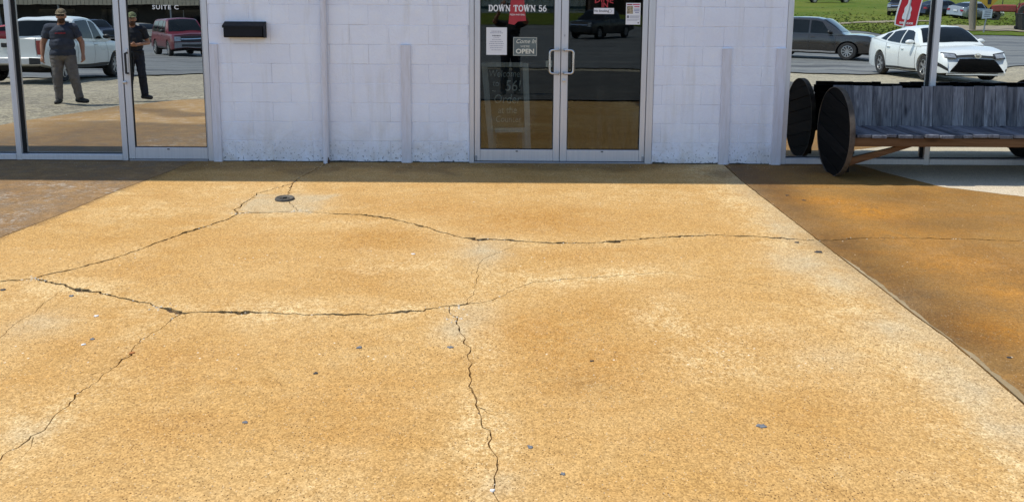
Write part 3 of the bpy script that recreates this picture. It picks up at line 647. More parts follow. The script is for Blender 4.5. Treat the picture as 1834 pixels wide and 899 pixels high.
def lock_cyl(x, z, par, y=-.012, r=.016):
    MB().lathe([(0, y-.012), (r*.55, y-.012), (r*.6, y-.008), (r, y-.006), (r, y+.012), (0, y+.012)], 'y', 18, (x, 0, z)).build('lock_cylinder', M_STEEL, par, smooth=40)
def glazed_leaf(name, x0, x1, sl, sr, label, pane_mat, yd=0.0, z0=.018, z1=2.11, railz=.14):
    t = empty(name, (x0, 0, 0)); tag(t, label, 'door')
    W = x1-x0
    def bx(n, a, b, ya, yb, za, zb, m=M_ALU, bev=.004): return MB().box(a, b, ya, yb, za, zb, bev).build(n, m, t)
    bx('stile', 0, sl, yd, yd+.045, z0, z1); bx('stile', W-sr, W, yd, yd+.045, z0, z1)
    bx('bottom_rail', sl+.0005, W-sr-.0005, yd+.001, yd+.044, z0, railz); bx('top_rail', sl+.0005, W-sr-.0005, yd+.001, yd+.044, z1-.09, z1)
    MB().box(sl, W-sr, yd+.018, yd+.026, railz, z1-.09).build('pane', pane_mat, t)
    k = MB(); k.box(sl+.0004, W-sr-.0004, yd+.006, yd+.017, railz+.0005, railz+.007); k.box(sl+.0004, sl+.007, yd+.006, yd+.017, railz+.008, z1-.092); k.box(W-sr-.007, W-sr-.0004, yd+.006, yd+.017, railz+.008, z1-.092)
    k.build('gasket', M_RUBBER, t)
    MB().box(W*.5-.012, W*.5+.012, yd-.003, yd+.001, railz-.022, railz-.012).build('weep_cover', M_RUBBER, t)
    return t
# single door of the left storefront
d1 = glazed_leaf('glass_shop_door', -4.004, -3.168, .068, .010, 'mirrored glass door lettered SUITE C beside the mailbox', M_GLASS_L, yd=.006)
WHT = pmat('white_vinyl', (.80, .80, .78), (.74, .74, .73), 20, .5)
text_mesh('lettering', 'SUITE C', .060, WHT, d1, (-3.539+4.004, .0225, 1.595), offset=.0012, width=1.12, space=1.18)
hb = MB(); hb.box(.030, .064, -.012, .005, .90, 1.17, .003); hb.build('pull_plate', M_ALU, d1)
hp = MB(); hp.tube([(.056, -.01, 1.13), (.056, -.05, 1.13), (.056, -.05, .92), (.056, -.01, .92)], .011, 10); hp.build('pull_bar', M_RUBBER, d1, smooth=50)
lock_cyl(.014, .825, d1)
MB().box(-4.0, -3.17, .0, .11, -.01, .015, .003).build('threshold', M_ALU_D, sf, loc=(9.33, 0, 0))

# double entrance doors
fr = empty('entrance_frame', (-.423, 0, 0)); tag(fr, 'aluminium frame around the double glass doors', 'door frame')
for a, b in ((-.423, -.376), (1.418, 1.487)):
    MB().box(a+.423, b+.423, -.006, .12, -.005, 2.19, .003).build('jamb', M_ALU, fr)
    MB().box((a+.423)+(.049 if a < 0 else -.006), (b+.423)+(.006 if a < 0 else -.071), .05, .12, 0, 2.12).build('door_stop', M_ALU_D, fr)
MB().box(-.375+.423, 1.417+.423, -.006, .12, 2.118, 2.19, .003).build('head_rail', M_ALU, fr)
MB().box(-.375+.423, 1.417+.423, -.012, .12, -.006, .013, .004).build('threshold', M_ALU_D, fr)
lf = glazed_leaf('left_entrance_door', -.372, .5185, .060, .067, 'left leaf of the double doors lettered DOWN TOWN 56', M_GLASS_D, yd=.004)
rf = glazed_leaf('right_entrance_door', .5245, 1.414, .072, .056, 'right leaf of the double doors carrying the flyer', M_GLASS_D, yd=.004)
lf.name = 'entrance_door'; rf.name = 'entrance_door.001'
def pull(par, xa, xb, za, zb):
    pts = []
    s = 1 if xb > xa else -1; r = .03; y0, y1 = .004, -.062
    path = [(xa, y0), (xa, y1)]
    for a in np.linspace(0, 90, 5): pts.append((xa+s*0, y0, zb)) if a == 0 else None
    pts = [(xa, .004, zb), (xa, -.04, zb), (xa+s*.01, -.052, zb)]
    for a in np.linspace(0, 90, 6): pts.append((xb-s*r+s*r*math.sin(R(a)), -.056, zb-r+r*math.cos(R(a))))
    for a in np.linspace(0, 90, 6): pts.append((xb-s*r+s*r*math.cos(R(a)), -.056, za+r-r*math.sin(R(a))))
    pts += [(xa+s*.01, -.052, za), (xa, -.04, za), (xa, .004, za)]
    MB().tube(pts, .0115, 12).build('pull_handle', M_STEEL, par, smooth=60)
    for z in (za, zb): MB().lathe([(0, -.004), (.018, -.004), (.018, .004), (0, .004)], 'y', 16, (xa, 0, z)).build('handle_rose', M_STEEL, par, smooth=40)
pull(lf, .866, .776, .948, 1.188); pull(rf, .030, .122, .948, 1.188)
lock_cyl(.034, .87, rf); MB().box(.030, .038, -.003, .005, 1.325, 1.345).build('screw_cap', M_ALU_D, rf)
MB().box(.738, .806, .030, .062, 1.005, 1.075, .004).build('inner_latch', M_STEEL, lf)
for P_ in (lf, rf):
    W = .89; MB().box(.006 if P_ is lf else W-.026, .026 if P_ is lf else W-.006, -.004, .003, .02, .075, .002).build('pivot_cover', M_ALU_D, P_)

# hand-cut serif capitals as pen strokes (unit cap height)
def serif(ch):
    T, t = .22, .115
    def bar(x0, x1, z): return [t*.8, (x0, z), (x1, z)]
    arc = lambda cx, cz, rx, rz, a0, a1, n=12: [(cx+rx*math.cos(R(a0+(a1-a0)*i/n)), cz+rz*math.sin(R(a0+(a1-a0)*i/n))) for i in range(n+1)]
    if ch == 'D': return .72, [[T, (.16, .02), (.16, .98)], bar(0, .3, .03), bar(0, .3, .97), [t, (.2, .04), (.36, .04)], [t, (.2, .96), (.36, .96)], [T*.9]+arc(.33, .5, .29, .46, -80, 80)]
    if ch == 'O': return .78, [[T*.8]+arc(.39, .5, .31, .46, 0, 360, 24)]
    if ch == 'W': return 1.05, [[T, (.12, .98), (.32, .03)], [t, (.32, .03), (.52, .95)], [T, (.52, .95), (.72, .03)], [t, (.72, .03), (.94, .98)], bar(0, .26, .97), bar(.42, .6, .97), bar(.82, 1.05, .97), [t, (.52, .9), (.60, 1.15)]]
    if ch == 'N': return .86, [[t, (.14, .02), (.14, .98)], [T, (.14, .96), (.70, .04)], [t, (.70, .02), (.70, .98)], bar(.02, .28, .03), bar(0, .22, .97), bar(.58, .84, .97)]
    if ch == 'T': return .74, [[T, (.36, .02), (.36, .98)], bar(.22, .52, .03), [t, (.02, .95), (.70, .95)], [t, (.04, .97), (.04, .74)], [t, (.68, .97), (.68, .74)]]
    if ch == '5': return .62, [[t*1.3, (.14, .94), (.5, .94)], [t, (.14, .96), (.11, .55)], [T*.8]+arc(.28, .31, .24, .27, 120, -150, 16)]
    if ch == '6': return .64, [[T*.75]+arc(.31, .31, .23, .27, 0, 360, 20), [T*.7]+arc(.52, .36, .44, .58, 175, 100, 8)]
    return .36, []
mbw = MB(); x = 0; polys = []
for ch in 'DOWN TOWN 56':
    w, ss = serif(ch)
    for s_ in ss:
        k0 = [s_[0]] if isinstance(s_[0], float) else []; pts = s_[1:] if k0 else s_
        polys.append([k0[0]*.062]+[((p[0]+x)*.062, p[1]*.062) for p in pts])
    x += w+.06
tw = x*.062; mbl = strokes(polys, .008, .0006)
sx_ = .600/tw
mbl.v = [(v[0]*sx_, v[1], v[2]) for v in mbl.v]
mbl.build('shop_name', WHT, lf, (-.226+.372, .0198, 1.578))
M_RED = pmat('red_vinyl', (.42, .025, .035), (.36, .02, .03), 10, .5)
MB().prism([(-.022, 1.452), (.040, 1.440), (.075, 1.475), (.160, 1.482), (.128, 1.78), (.010, 1.78)], 'y', .0306, .0316).build('red_decal', M_RED, lf, (.372, -.0096, 0))
text_mesh('tagline', 'PIZZA AND GRILL', .021, WHT, lf, (.071+.372, .0195, 1.543), offset=.0004, width=.93)
RT = text_mesh('dine_lettering', 'DINE', .085, M_RED, rf, (.955-.5245, .0205, 1.705), offset=.002); text_mesh('dine_lettering', 'IN', .070, M_RED, rf, (.965-.5245, .0205, 1.645), offset=.002)
for me in (RT.data,):
    for v in me.vertices: v.co.y -= 1.6*v.co.x**2

# notices stuck on the glass
PAPER = pmat('white_paper', (.80, .80, .80), (.76, .76, .77), 9, .7); INK = pmat('grey_ink', (.16, .16, .18), (.22, .22, .24), 30, .8)
def notice(name, x0, x1, z0, z1, label, cat, mat=PAPER, y=.0205):
    t = empty(name, (x0, y, z0)); tag(t, label, cat)
    MB().box(0, x1-x0, -.0012, .001, 0, z1-z0).build('sheet', mat, t); return t, x1-x0, z1-z0
n1, w, h = notice('paper_notice', -.249, -.037, 1.131, 1.413, 'white paper notice with centred print on the left glass door', 'notice')
k = MB(); kb = MB()
for i, (z, ww, th) in enumerate([(.86, .5, 6), (.80, .62, 5), (.70, .42, 9), (.64, .30, 5), (.56, .44, 5), (.48, .66, 5), (.41, .72, 5), (.33, .66, 5), (.26, .62, 5), (.18, .5, 5)]):
    xx = .5-ww/2
    while xx < .5+ww/2-.02:
        l = random.uniform(.03, .09); (kb if th > 8 else k).box(xx*w, min(xx+l, .5+ww/2)*w, -.0022, -.0014, z*h-th*.0006, z*h+th*.0006); xx += l+.018
k.build('print', pmat('faint_ink', (.38, .38, .44), (.32, .32, .38), 30, .8), n1)['kind'] = 'stuff'; kb.build('heading', INK, n1)['kind'] = 'stuff'
SIGN = pmat('dusty_teal_board', (.13, .17, .165), (.10, .125, .125), 6, .55)
n2, w, h = notice('open_sign', .027, .276, 1.122, 1.316, 'teal sign reading Come In WE\'RE OPEN on the left door', 'sign', SIGN)
CREAM = pmat('cream_ink', (.72, .70, .58), (.66, .64, .54), 30, .7)
text_mesh('script_line', 'Come In', .062, CREAM, n2, (w*.52, -.002, h*.77), shear=.35, width=.95, offset=.0003)
text_mesh('small_line', "WE'RE", .030, CREAM, n2, (w*.5, -.002, h*.50), width=1.15); text_mesh('open_line', 'OPEN', .066, CREAM, n2, (w*.5, -.002, h*.235), offset=.0022, width=1.12)
b_ = MB(); b_.box(.004, w-.004, -.0022, -.0013, .004, .007); b_.box(.004, w-.004, -.0022, -.0013, h-.007, h-.004); b_.box(.004, .007, -.0022, -.0013, .008, h-.008); b_.box(w-.007, w-.004, -.0022, -.0013, .008, h-.008); b_.build('border', CREAM, n2)
n3, w, h = notice('no_smoking_sticker', .854, 1.061, 1.556, 1.617, 'small white No Smoking sticker on the right glass door', 'sticker')
text_mesh('wording', 'No Smoking', .030, INK, n3, (w*.38, -.002, h*.5), offset=.0008); k = MB(); k.lathe([(.015, -.0022), (.018, -.0022), (.018, -.0014), (.015, -.0014)], 'y', 16, (w*.80, 0, h*.5)); k.prism([(w*.92, h*.62), (w*.94, h*.62), (w*.86, h*.35), (w*.84, h*.35)], 'y', -.0022, -.0014); k.build('symbol', pmat('faint_ink', (.4, .4, .42)), n3)
n4, w, h = notice('event_flyer', 1.184, 1.333, 1.45, 1.67, 'colourful printed flyer taped to the right glass door', 'flyer')
def fb(n, m, *b): 
    k = MB()
    for (a, c, d, e) in b: k.box(a*w, c*w, -.0022, -.0014, d*h, e*h)
    k.build(n, m, n4)['kind'] = 'stuff'
fb('headline', pmat('maroon_ink', (.25, .02, .05)), (.06, .42, .90, .95)); fb('headline', pmat('pink_ink', (.6, .08, .16)), (.46, .94, .90, .955), (.56, .92, .80, .85))
fb('photo', pmat('photo_ink', (.12, .10, .08), (.55, .45, .28), 60, .6), (.06, .48, .50, .86)); fb('text_lines', pmat('blue_ink', (.06, .07, .3)), (.55, .93, .70, .73), (.55, .93, .62, .65), (.62, .9, .54, .565))
fb('text_block', pmat('faint_ink', (.4, .4, .42)), (.28, .94, .40, .415), (.28, .94, .365, .38), (.28, .9, .33, .345), (.28, .94, .295, .31), (.08, .94, .22, .235), (.08, .8, .185, .20)); fb('badge', INK, (.07, .22, .30, .42), (.82, .93, .05, .11))

# chalkboard easel standing just inside the left door
t = empty('chalkboard_easel', (0, .42, 0)); tag(t, 'white framed chalkboard easel with a handwritten welcome behind the left door', 'sign board')
M_EASEL = pmat('white_washed_wood', (.60, .61, .62), (.48, .49, .5), 5, .6, stretch=(8, 8, 1), bump=.2); M_BOARD = pmat('chalkboard', (.025, .03, .03), (.04, .045, .045), 4, .8); M_CHALK = pmat('chalk', (.66, .68, .66), (.32, .33, .33), 24, .95)
def slat(n, p, q, wd, m=M_EASEL, y0=-.012, y1=.012):
    dx, dz = q[0]-p[0], q[1]-p[1]; l = math.hypot(dx, dz); nx, nz = -dz/l*wd/2, dx/l*wd/2
    return MB().prism([(p[0]+nx, p[1]+nz), (p[0]-nx, p[1]-nz), (q[0]-nx, q[1]-nz), (q[0]+nx, q[1]+nz)], 'y', y0, y1).build(n, m, t)
slat('leg', (-.285, 1.02), (-.195, .0), .062); slat('leg', (.165, 1.02), (.205, .0), .062)
slat('top_rail', (-.25, 1.0), (.135, 1.0), .05, y0=-.011, y1=.011); slat('bottom_rail', (-.165, .275), (.16, .285), .05, y0=-.011, y1=.011)
MB().prism([(-.245, .975), (.13, .975), (.165, .31), (-.19, .30)], 'y', -.004, .006).build('board', M_BOARD, t)
slat('back_leg', (-.22, .98), (-.17, .0), .05, y0=.25, y1=.27); slat('back_leg', (.12, .98), (.17, .0), .05, y0=.25, y1=.27)
for body, x, z, s_, sh in (('Welcome', -.065, .90, .105, .1), ('to', -.155, .795, .10, 0), ('56!', .03, .765, .17, .1), ('~', -.18, .715, .10, 0), ('Order', -.035, .62, .14, .15), ('at the', -.03, .50, .11, .05), ('Counter', -.02, .40, .10, .1)):
    text_mesh('handwriting', body, s_, M_CHALK, t, (x, -.006, z), shear=sh, width=.82)

# mailbox, conduit, boards on the wall
t = empty('wall_mailbox', (-2.92, 0, 1.298)); tag(t, 'black wall mailbox with a hinged lid on the white block wall', 'mailbox')
M_BLACK = pmat('black_enamel', (.005, .0055, .008), (.009, .0095, .013), 5, .5, bump=.03, spec=.2)
MB().prism([(-.003, .0), (-.085, .0), (-.092, .012), (-.092, .115), (-.003, .155)], 'x', .006, .40).build('body', M_BLACK, t)
MB().prism([(-.002, .160), (-.002, .153), (-.094, .112), (-.094, .100), (-.100, .098), (-.100, .118), (-.018, .160)], 'x', -.004, .410).build('lid', M_BLACK, t)
MB().prism([(-.002, -.004), (-.002, .160), (-.018, .160), (-.1, .118), (-.097, -.004)], 'x', .411, .416).build('side_cheek', M_BLACK, t)
t = empty('wall_conduit', (-1.91, 0, 0)); tag(t, 'white painted vertical pipe on the block wall right of the mailbox', 'pipe')
MB().tube([(-.008, -.040, -.01), (-.008, -.040, .9), (.002, -.038, 1.7), (.004, -.038, 3.6)], .033, 18).build('pipe', M_TRIM, t, smooth=50)
for z in (1.95, 2.9):
    MB().box(-.05, .05, -.077, -.001, z, z+.03, .004).build('strap', M_TRIM, t)
MB().prism([(.012, -.005), (.030, -.005), (.033, .03), (.026, .034), (.024, .062), (.018, .058), (.016, .03), (.010, .02)], 'y', -.0735, -.066).build('rust_flake', pmat('black_rust', (.03, .022, .018), (.08, .04, .02), 30, .9), t)
BG = 'vertical white boards on the block wall'
for (x0, x1, lean, top, lab_) in ((-3.103, -3.018, -.006, 1.222, 'white painted vertical board beside the SUITE C door'), (-1.132, -1.032, -.004, 1.224, 'white painted vertical board left of the double doors'), (2.197, 2.292, .012, 1.209, 'white painted vertical board between double doors and bench'), (2.745, 2.845, .0, 1.212, 'white painted vertical board at the wall corner by the bench')):
    t = empty('painted_board', (x0, 0, 0)); tag(t, lab_, 'board', BG)
    MB().prism([(0, -.004), (x1-x0, -.004), (x1-x0-lean, top), (-lean, top)], 'y', -.022, -.0015).build('plank', M_TRIM, t)
    MB().box(-lean, x1-x0-lean, -.024, -.0015, top+.0005, top+.005).build('cap_strip', M_MORTAR, t)
# ------------------------------------------------------------------ bench made of two cable-spool ends
def wood_mat(name, c1, c2, c3, along):
    t = NT(name); sc = {'x': (1.2, 22, 22), 'y': (22, 1.2, 22), 'z': (22, 22, 1.2)}[along]
    v = t.coord('Object', sc, rnd=37.0); n = t.noise(v, 1.6, 7, .65, .8); v2 = t.coord('Object', tuple(q*.25 for q in sc), rnd=11.0); n2 = t.noise(v2, 1.5, 5, .6, 1.5)
    rnd = t.n('ObjectInfo').outputs['Random']
    c = t.mix(t.ramp(n, .32, .68), c1, c2); c = t.mix(t.ramp(n2, .5, .78), c, c3); c = t.mix(t.math('MULTIPLY', rnd, .7), c, tuple(q*.45 for q in c1))
    kn = t.n('TexVoronoi', i_Vector=t.coord('Object', {'x': (2.2, 7, 7), 'y': (7, 2.2, 7), 'z': (7, 7, 2.2)}[along], rnd=5.0), i_Scale=1.3).outputs['Distance']
    c = t.mix(t.ramp(kn, .10, .26, .85, 0), c, tuple(q*.3 for q in c1))
    t.p(Base_Color=c, Roughness=.9, Specular_IOR_Level=.12); t.bump(n, .6, .006); return t.m
W_BACK = wood_mat('weathered_grey_boards', (.105, .108, .125), (.36, .355, .36), (.040, .030, .026), 'z')
W_SEAT = wood_mat('weathered_seat_boards', (.10, .11, .135), (.24, .25, .28), (.03, .03, .035), 'y')
W_RAIL = wood_mat('brown_rail_wood', (.12, .062, .028), (.19, .105, .05), (.06, .03, .014), 'x')
W_CHAR = wood_mat('charred_spool_wood', (.006, .006, .006), (.016, .015, .014), (.003, .003, .003), 'y')
W_EDGE = pmat('worn_wood_edge', (.10, .08, .06), (.05, .04, .03), 12, .85)
BX0, BX1, YC, ZC, RAD = 3.215, 5.74, -.485, .437, .437
bench = empty('spool_bench', (BX0, YC+.08, gz(0, YC+.08)-.006)); tag(bench, 'long wooden bench with round cable spool ends in front of the right window', 'bench')
def bl(mb, name, mat, smooth=None):
    mb.v = [(v[0]-BX0, v[1]-YC, v[2]) for v in mb.v]; return mb.build(name, mat, bench, smooth=smooth)
def clip_half(poly, nx, nz, d, keep):
    out = []
    for (a, b) in zip(poly, poly[1:]+poly[:1]):
        da, db = (a[0]*nx+a[1]*nz-d)*keep, (b[0]*nx+b[1]*nz-d)*keep
        if da >= 0: out.append(a)
        if (da >= 0) != (db >= 0): t_ = da/(da-db); out.append((a[0]+(b[0]-a[0])*t_, a[1]+(b[1]-a[1])*t_))
    return out
for side, (xa, xb, tilt) in enumerate(((BX0, BX0+.042, 14), (BX1, BX1+.042, -11))):
    circ = [(.385*math.cos(2*math.pi*k/72), RAD*math.sin(2*math.pi*k/72)) for k in range(72)]
    nx_, nz_ = -math.sin(R(tilt)), math.cos(R(tilt)); cuts = [-.44, -.315, -.175, -.05, .085, .215, .33, .44]
    for i in range(len(cuts)-1):
        pl = clip_half(clip_half(circ, nx_, nz_, cuts[i]+.003, 1), nx_, nz_, cuts[i+1]-.003, -1)
        if len(pl) < 3: continue
        o = random.uniform(-.004, .004)
        m = MB().prism([(YC+p[0], ZC+p[1]) for p in pl], 'x', xa+o, xb+o)
        bl(m, 'disc_plank', W_CHAR)
    cl_ = MB()
    for s_ in (-1, 1):     # battens that tie the planks, on the inner face
        xi = (xb+.001, xb+.03) if side == 0 else (xa-.03, xa-.001)
        cl_ = MB(); cl_.box(xi[0], xi[1], YC+s_*.2-.045, YC+s_*.2+.045, ZC-.36, ZC-.03); bl(cl_, 'batten', W_CHAR)
    rim = MB(); prof = [(RAD+.001, xa-.004), (RAD+.007, xa-.004), (RAD+.007, xb+.004), (RAD+.001, xb+.004), (RAD+.001, xa-.004)]
    rim.lathe(prof, 'x', 72, (0, 0, 0)); rim.v = [(v[0], YC+v[1]*.386/.4375, ZC+v[2]) for v in rim.v]; bl(rim, 'rim_band', W_EDGE, 40)
x = BX0+.075; i = 0
while x < BX1-.05:          # back boards, uneven tops
    w = random.choice((.10, .115, .12, .20)); w = min(w, BX1-.03-x); top = .868+random.uniform(-.006, .008)
    if i == 4: top -= .020
    pr = MB().box(x, x+w-.004, -.300, -.278, .385, top, .003)
    for k, v in enumerate(pr.v): pr.v[k] = (v[0], v[1]+(v[2]-.4)*.10, v[2])
    ob = bl(pr, 'back_board', W_BACK); x += w; i += 1
x = BX0+.075; i = 0
while x < BX1-.05:          # seat boards, running front to back
    w = random.choice((.09, .11, .14)); w = min(w, BX1-.03-x)
    zz = random.uniform(-.003, .003)
    zz = random.uniform(-.006, .007); gp = random.choice((.006, .010, .016)); bl(MB().box(x, x+w-gp, -.862+random.uniform(-.016, .014), -.306, .438+zz, .470+zz, .005), 'seat_board', W_SEAT); x += w; i += 1
bl(MB().box(BX0+.045, BX1-.002, -.848, -.812, .352, .434, .004), 'front_rail', W_RAIL)
bl(MB().box(BX0+.045, BX1-.002, -.36, -.325, .34, .434, .004), 'back_rail', W_RAIL)
bl(MB().box(BX0+.045, BX1-.002, -.225, -.195, .76, .84, .004), 'top_rail', W_CHAR)
for s_ in (0, 1):
    xa, xb = (BX0+.045, BX0+.50) if s_ == 0 else (BX1-.003, BX1-.46)
    dz = .075
    bl(MB().prism([(xa, .16), (xa, .16+dz), (xb, .35), (xb+(.14 if s_ == 0 else -.14), .35)], 'y', -.809, -.773), 'brace', W_RAIL)

# ------------------------------------------------------------------ clean-out cap in its square patch
M_IRON = pmat('cast_iron', (.075, .07, .062), (.12, .105, .08), 25, .6, metal=.5, bump=.4)
cap = empty('cleanout_cap', (-1.958, -1.417, gz(0, -1.417)+.001)); tag(cap, 'round cast iron clean-out cap set in the square concrete patch', 'cover'); cap.rotation_euler = (R(-1.7)*-1, 0, R(20))
MB().lathe([(0, .008), (.05, .008), (.055, .012), (.066, .012), (.07, .016), (.078, .016), (.083, .010), (.083, -.012)], 'z', 40).build('cover_plate', M_IRON, cap, smooth=40)
MB().box(-.018, .018, -.011, .011, .0085, .024, .003).build('lifting_lug', M_IRON, cap)
for k in range(8):
    a = R(45*k+10); MB().box(-.007, .007, -.003, .003, .0085, .012).build('rib', M_IRON, cap, (.036*math.cos(a), .036*math.sin(a), 0), (0, 0, a))

# ------------------------------------------------------------------ chips, gum and pebbles lying on the concrete
CH_M = {'k': pmat('black_tar_spot', (.02, .019, .018), (.035, .032, .03), 40, .7), 'b': pmat('blue_grey_chip', (.12, .125, .13), (.19, .20, .21), 40, .95, spec=.05), 'w': pmat('white_chip', (.72, .70, .66), (.6, .58, .55), 40, .8), 'o': pmat('rusty_leaf', (.42, .16, .03), (.3, .1, .02), 40, .8)}
CH_N = {'k': 'tar_spot', 'b': 'stone_chip', 'w': 'paint_chip', 'o': 'dry_leaf'}; CH_C = {'k': 'spot', 'b': 'stone', 'w': 'chip', 'o': 'leaf'}
CH_L = ['largest black oval spot beside the right joint', 'small black spot just above the largest one by the joint', 'blue grey stone chip below the middle crack left of its fork', 'blue grey stone chip beside the top of the long vertical crack', 'small black spot left of centre in the foreground', 'blue grey stone chip in the lower left foreground', 'blue grey stone chip right of the vertical crack near the bottom', 'largest blue grey flake in the right foreground', 'tiny black spot right of the vertical crack', 'white chip under the left crack junction', 'grey stone chip just under the left crack junction', 'grey stone chip beside a white one in the left foreground', 'white chip beside a grey one in the left foreground', 'black spot on the rust brown slab at the right edge', 'small dark spot on the rust brown slab near the shade line', 'faint grey chip near the bottom right of the vertical crack', 'white fleck between the two long cracks', 'black spot at the left picture edge beside the crack', 'dark fleck on the rust brown slab close to the joint', 'orange dry leaf caught in the diagonal left crack', 'white chip wedged in the vertical crack at the bottom']
for (x, y, r, c), lb in zip(DEBRIS, CH_L):
    n = 11; a0 = random.random()*6; vs_ = []; r = max(r*.85, .010)
    hgt = .0015 if c == 'k' else .003
    rr = [r*(1+.75*noise.noise(Vector((x*9, y*9, k*1.7)))) for k in range(n)]
    e = .8 if c != 'k' else .8
    for f_, z in ((1.0, -.002), (.93, hgt*.6), (.6, hgt)):
        vs_ += [(rr[k]*f_*math.cos(a0+2*math.pi*k/n), rr[k]*f_*e*math.sin(a0+2*math.pi*k/n), z+.0012*math.sin(k*2.3)) for k in range(n)]
    m = MB().add(vs_, [(q*n+k, q*n+(k+1) % n, (q+1)*n+(k+1) % n, (q+1)*n+k) for q in range(2) for k in range(n)]+[tuple(range(2*n, 3*n))])
    tag(m.build(CH_N[c], CH_M[c], None, (x, y, gz(x, y)+.001), smooth=60), lb, CH_C[c], 'small chips and spots lying on the concrete')
# ------------------------------------------------------------------ vehicles (seen mirrored in the glass)
M_TYRE = pmat('tyre_rubber', (.018, .018, .018), (.03, .028, .026), 12, .85, bump=.3)
M_RIM = pmat('alloy_rim', (.55, .55, .55), (.42, .42, .42), 10, .3, metal=.8)
M_WELL = pmat('black_wheel_well', (.008, .008, .008), (.014, .014, .014), 9, .9)
M_CARGLASS = pmat('dark_car_glass', (.006, .008, .009), (.012, .015, .016), 1.5, .04, spec=.25)
M_TRIMBLK = pmat('black_trim', (.012, .012, .013), (.02, .02, .02), 9, .5)
M_CHROME = pmat('chrome', (.75, .75, .76), (.65, .65, .66), 6, .12, metal=1.0)
M_LAMP = pmat('clear_lamp_lens', (.42, .43, .44), (.25, .26, .27), 14, .08, metal=.35)
M_TAIL = pmat('red_lamp_lens', (.30, .012, .015), (.2, .008, .01), 14, .15)
M_PLATE = pmat('number_plate', (.6, .62, .64), (.5, .5, .55), 30, .4)
def paint(name, c, metal=.0, rough=.28, coat=.6):
    return pmat(name, c, tuple(q*.93 for q in c), .8, rough, metal=metal, coat=coat)
_wheels = {}
def wheel(par, x, y, r, w, spokes, side, dirt=None):
    key = (round(r, 3), round(w, 3), spokes)
    if key not in _wheels:
        ty = MB().lathe([(r*.66, -w/2), (r*.93, -w/2), (r*.985, -w*.38), (r, -w*.2), (r, w*.2), (r*.985, w*.38), (r*.93, w/2), (r*.66, w/2), (r*.64, w*.3), (r*.64, -w*.3), (r*.66, -w/2)], 'y', 36).mesh('tyre'); finish(ty, 40)
        rm = MB(); rm.lathe([(r*.665, w*.46), (r*.60, w*.47), (r*.585, w*.30), (r*.585, -w*.3), (r*.665, -w*.46)], 'y', 32)
        rm.lathe([(0, w*.40), (r*.16, w*.40), (r*.18, w*.30), (r*.18, w*.05), (0, w*.05)], 'y', 16)
        for k in range(spokes):
            a = 2*math.pi*k/spokes; wd = (.36 if spokes <= 6 else .20)*r*.5; c, s = math.cos(a), math.sin(a)
            vs_ = []
            for (rr, hw, d) in ((r*.14, wd*.45, w*.39), (r*.60, wd*.75, w*.43)):
                for q in (-1, 1):
                    for dd in (d, d-w*.18): vs_.append((rr*c-q*hw*s, dd, rr*s+q*hw*c))
            rm.add(vs_, [(0, 2, 6, 4), (1, 5, 7, 3), (0, 4, 5, 1), (2, 3, 7, 6)])
        rmm = rm.mesh('rim'); finish(rmm, 35)
        bk = MB().lathe([(0, w*.12), (r*.6, w*.12), (r*.6, w*.10), (0, w*.10)], 'y', 24).mesh('brake_disc'); finish(bk)
        _wheels[key] = (ty, rmm, bk)
    ty, rmm, bk = _wheels[key]
    e = empty('wheel', (x, y, r)); e.parent = par
    if side < 0: e.rotation_euler = (0, 0, math.pi)
    link('tyre', ty, e, M_TYRE); link('rim', rmm, e, M_RIM); link('brake_disc', bk, e, M_WELL)
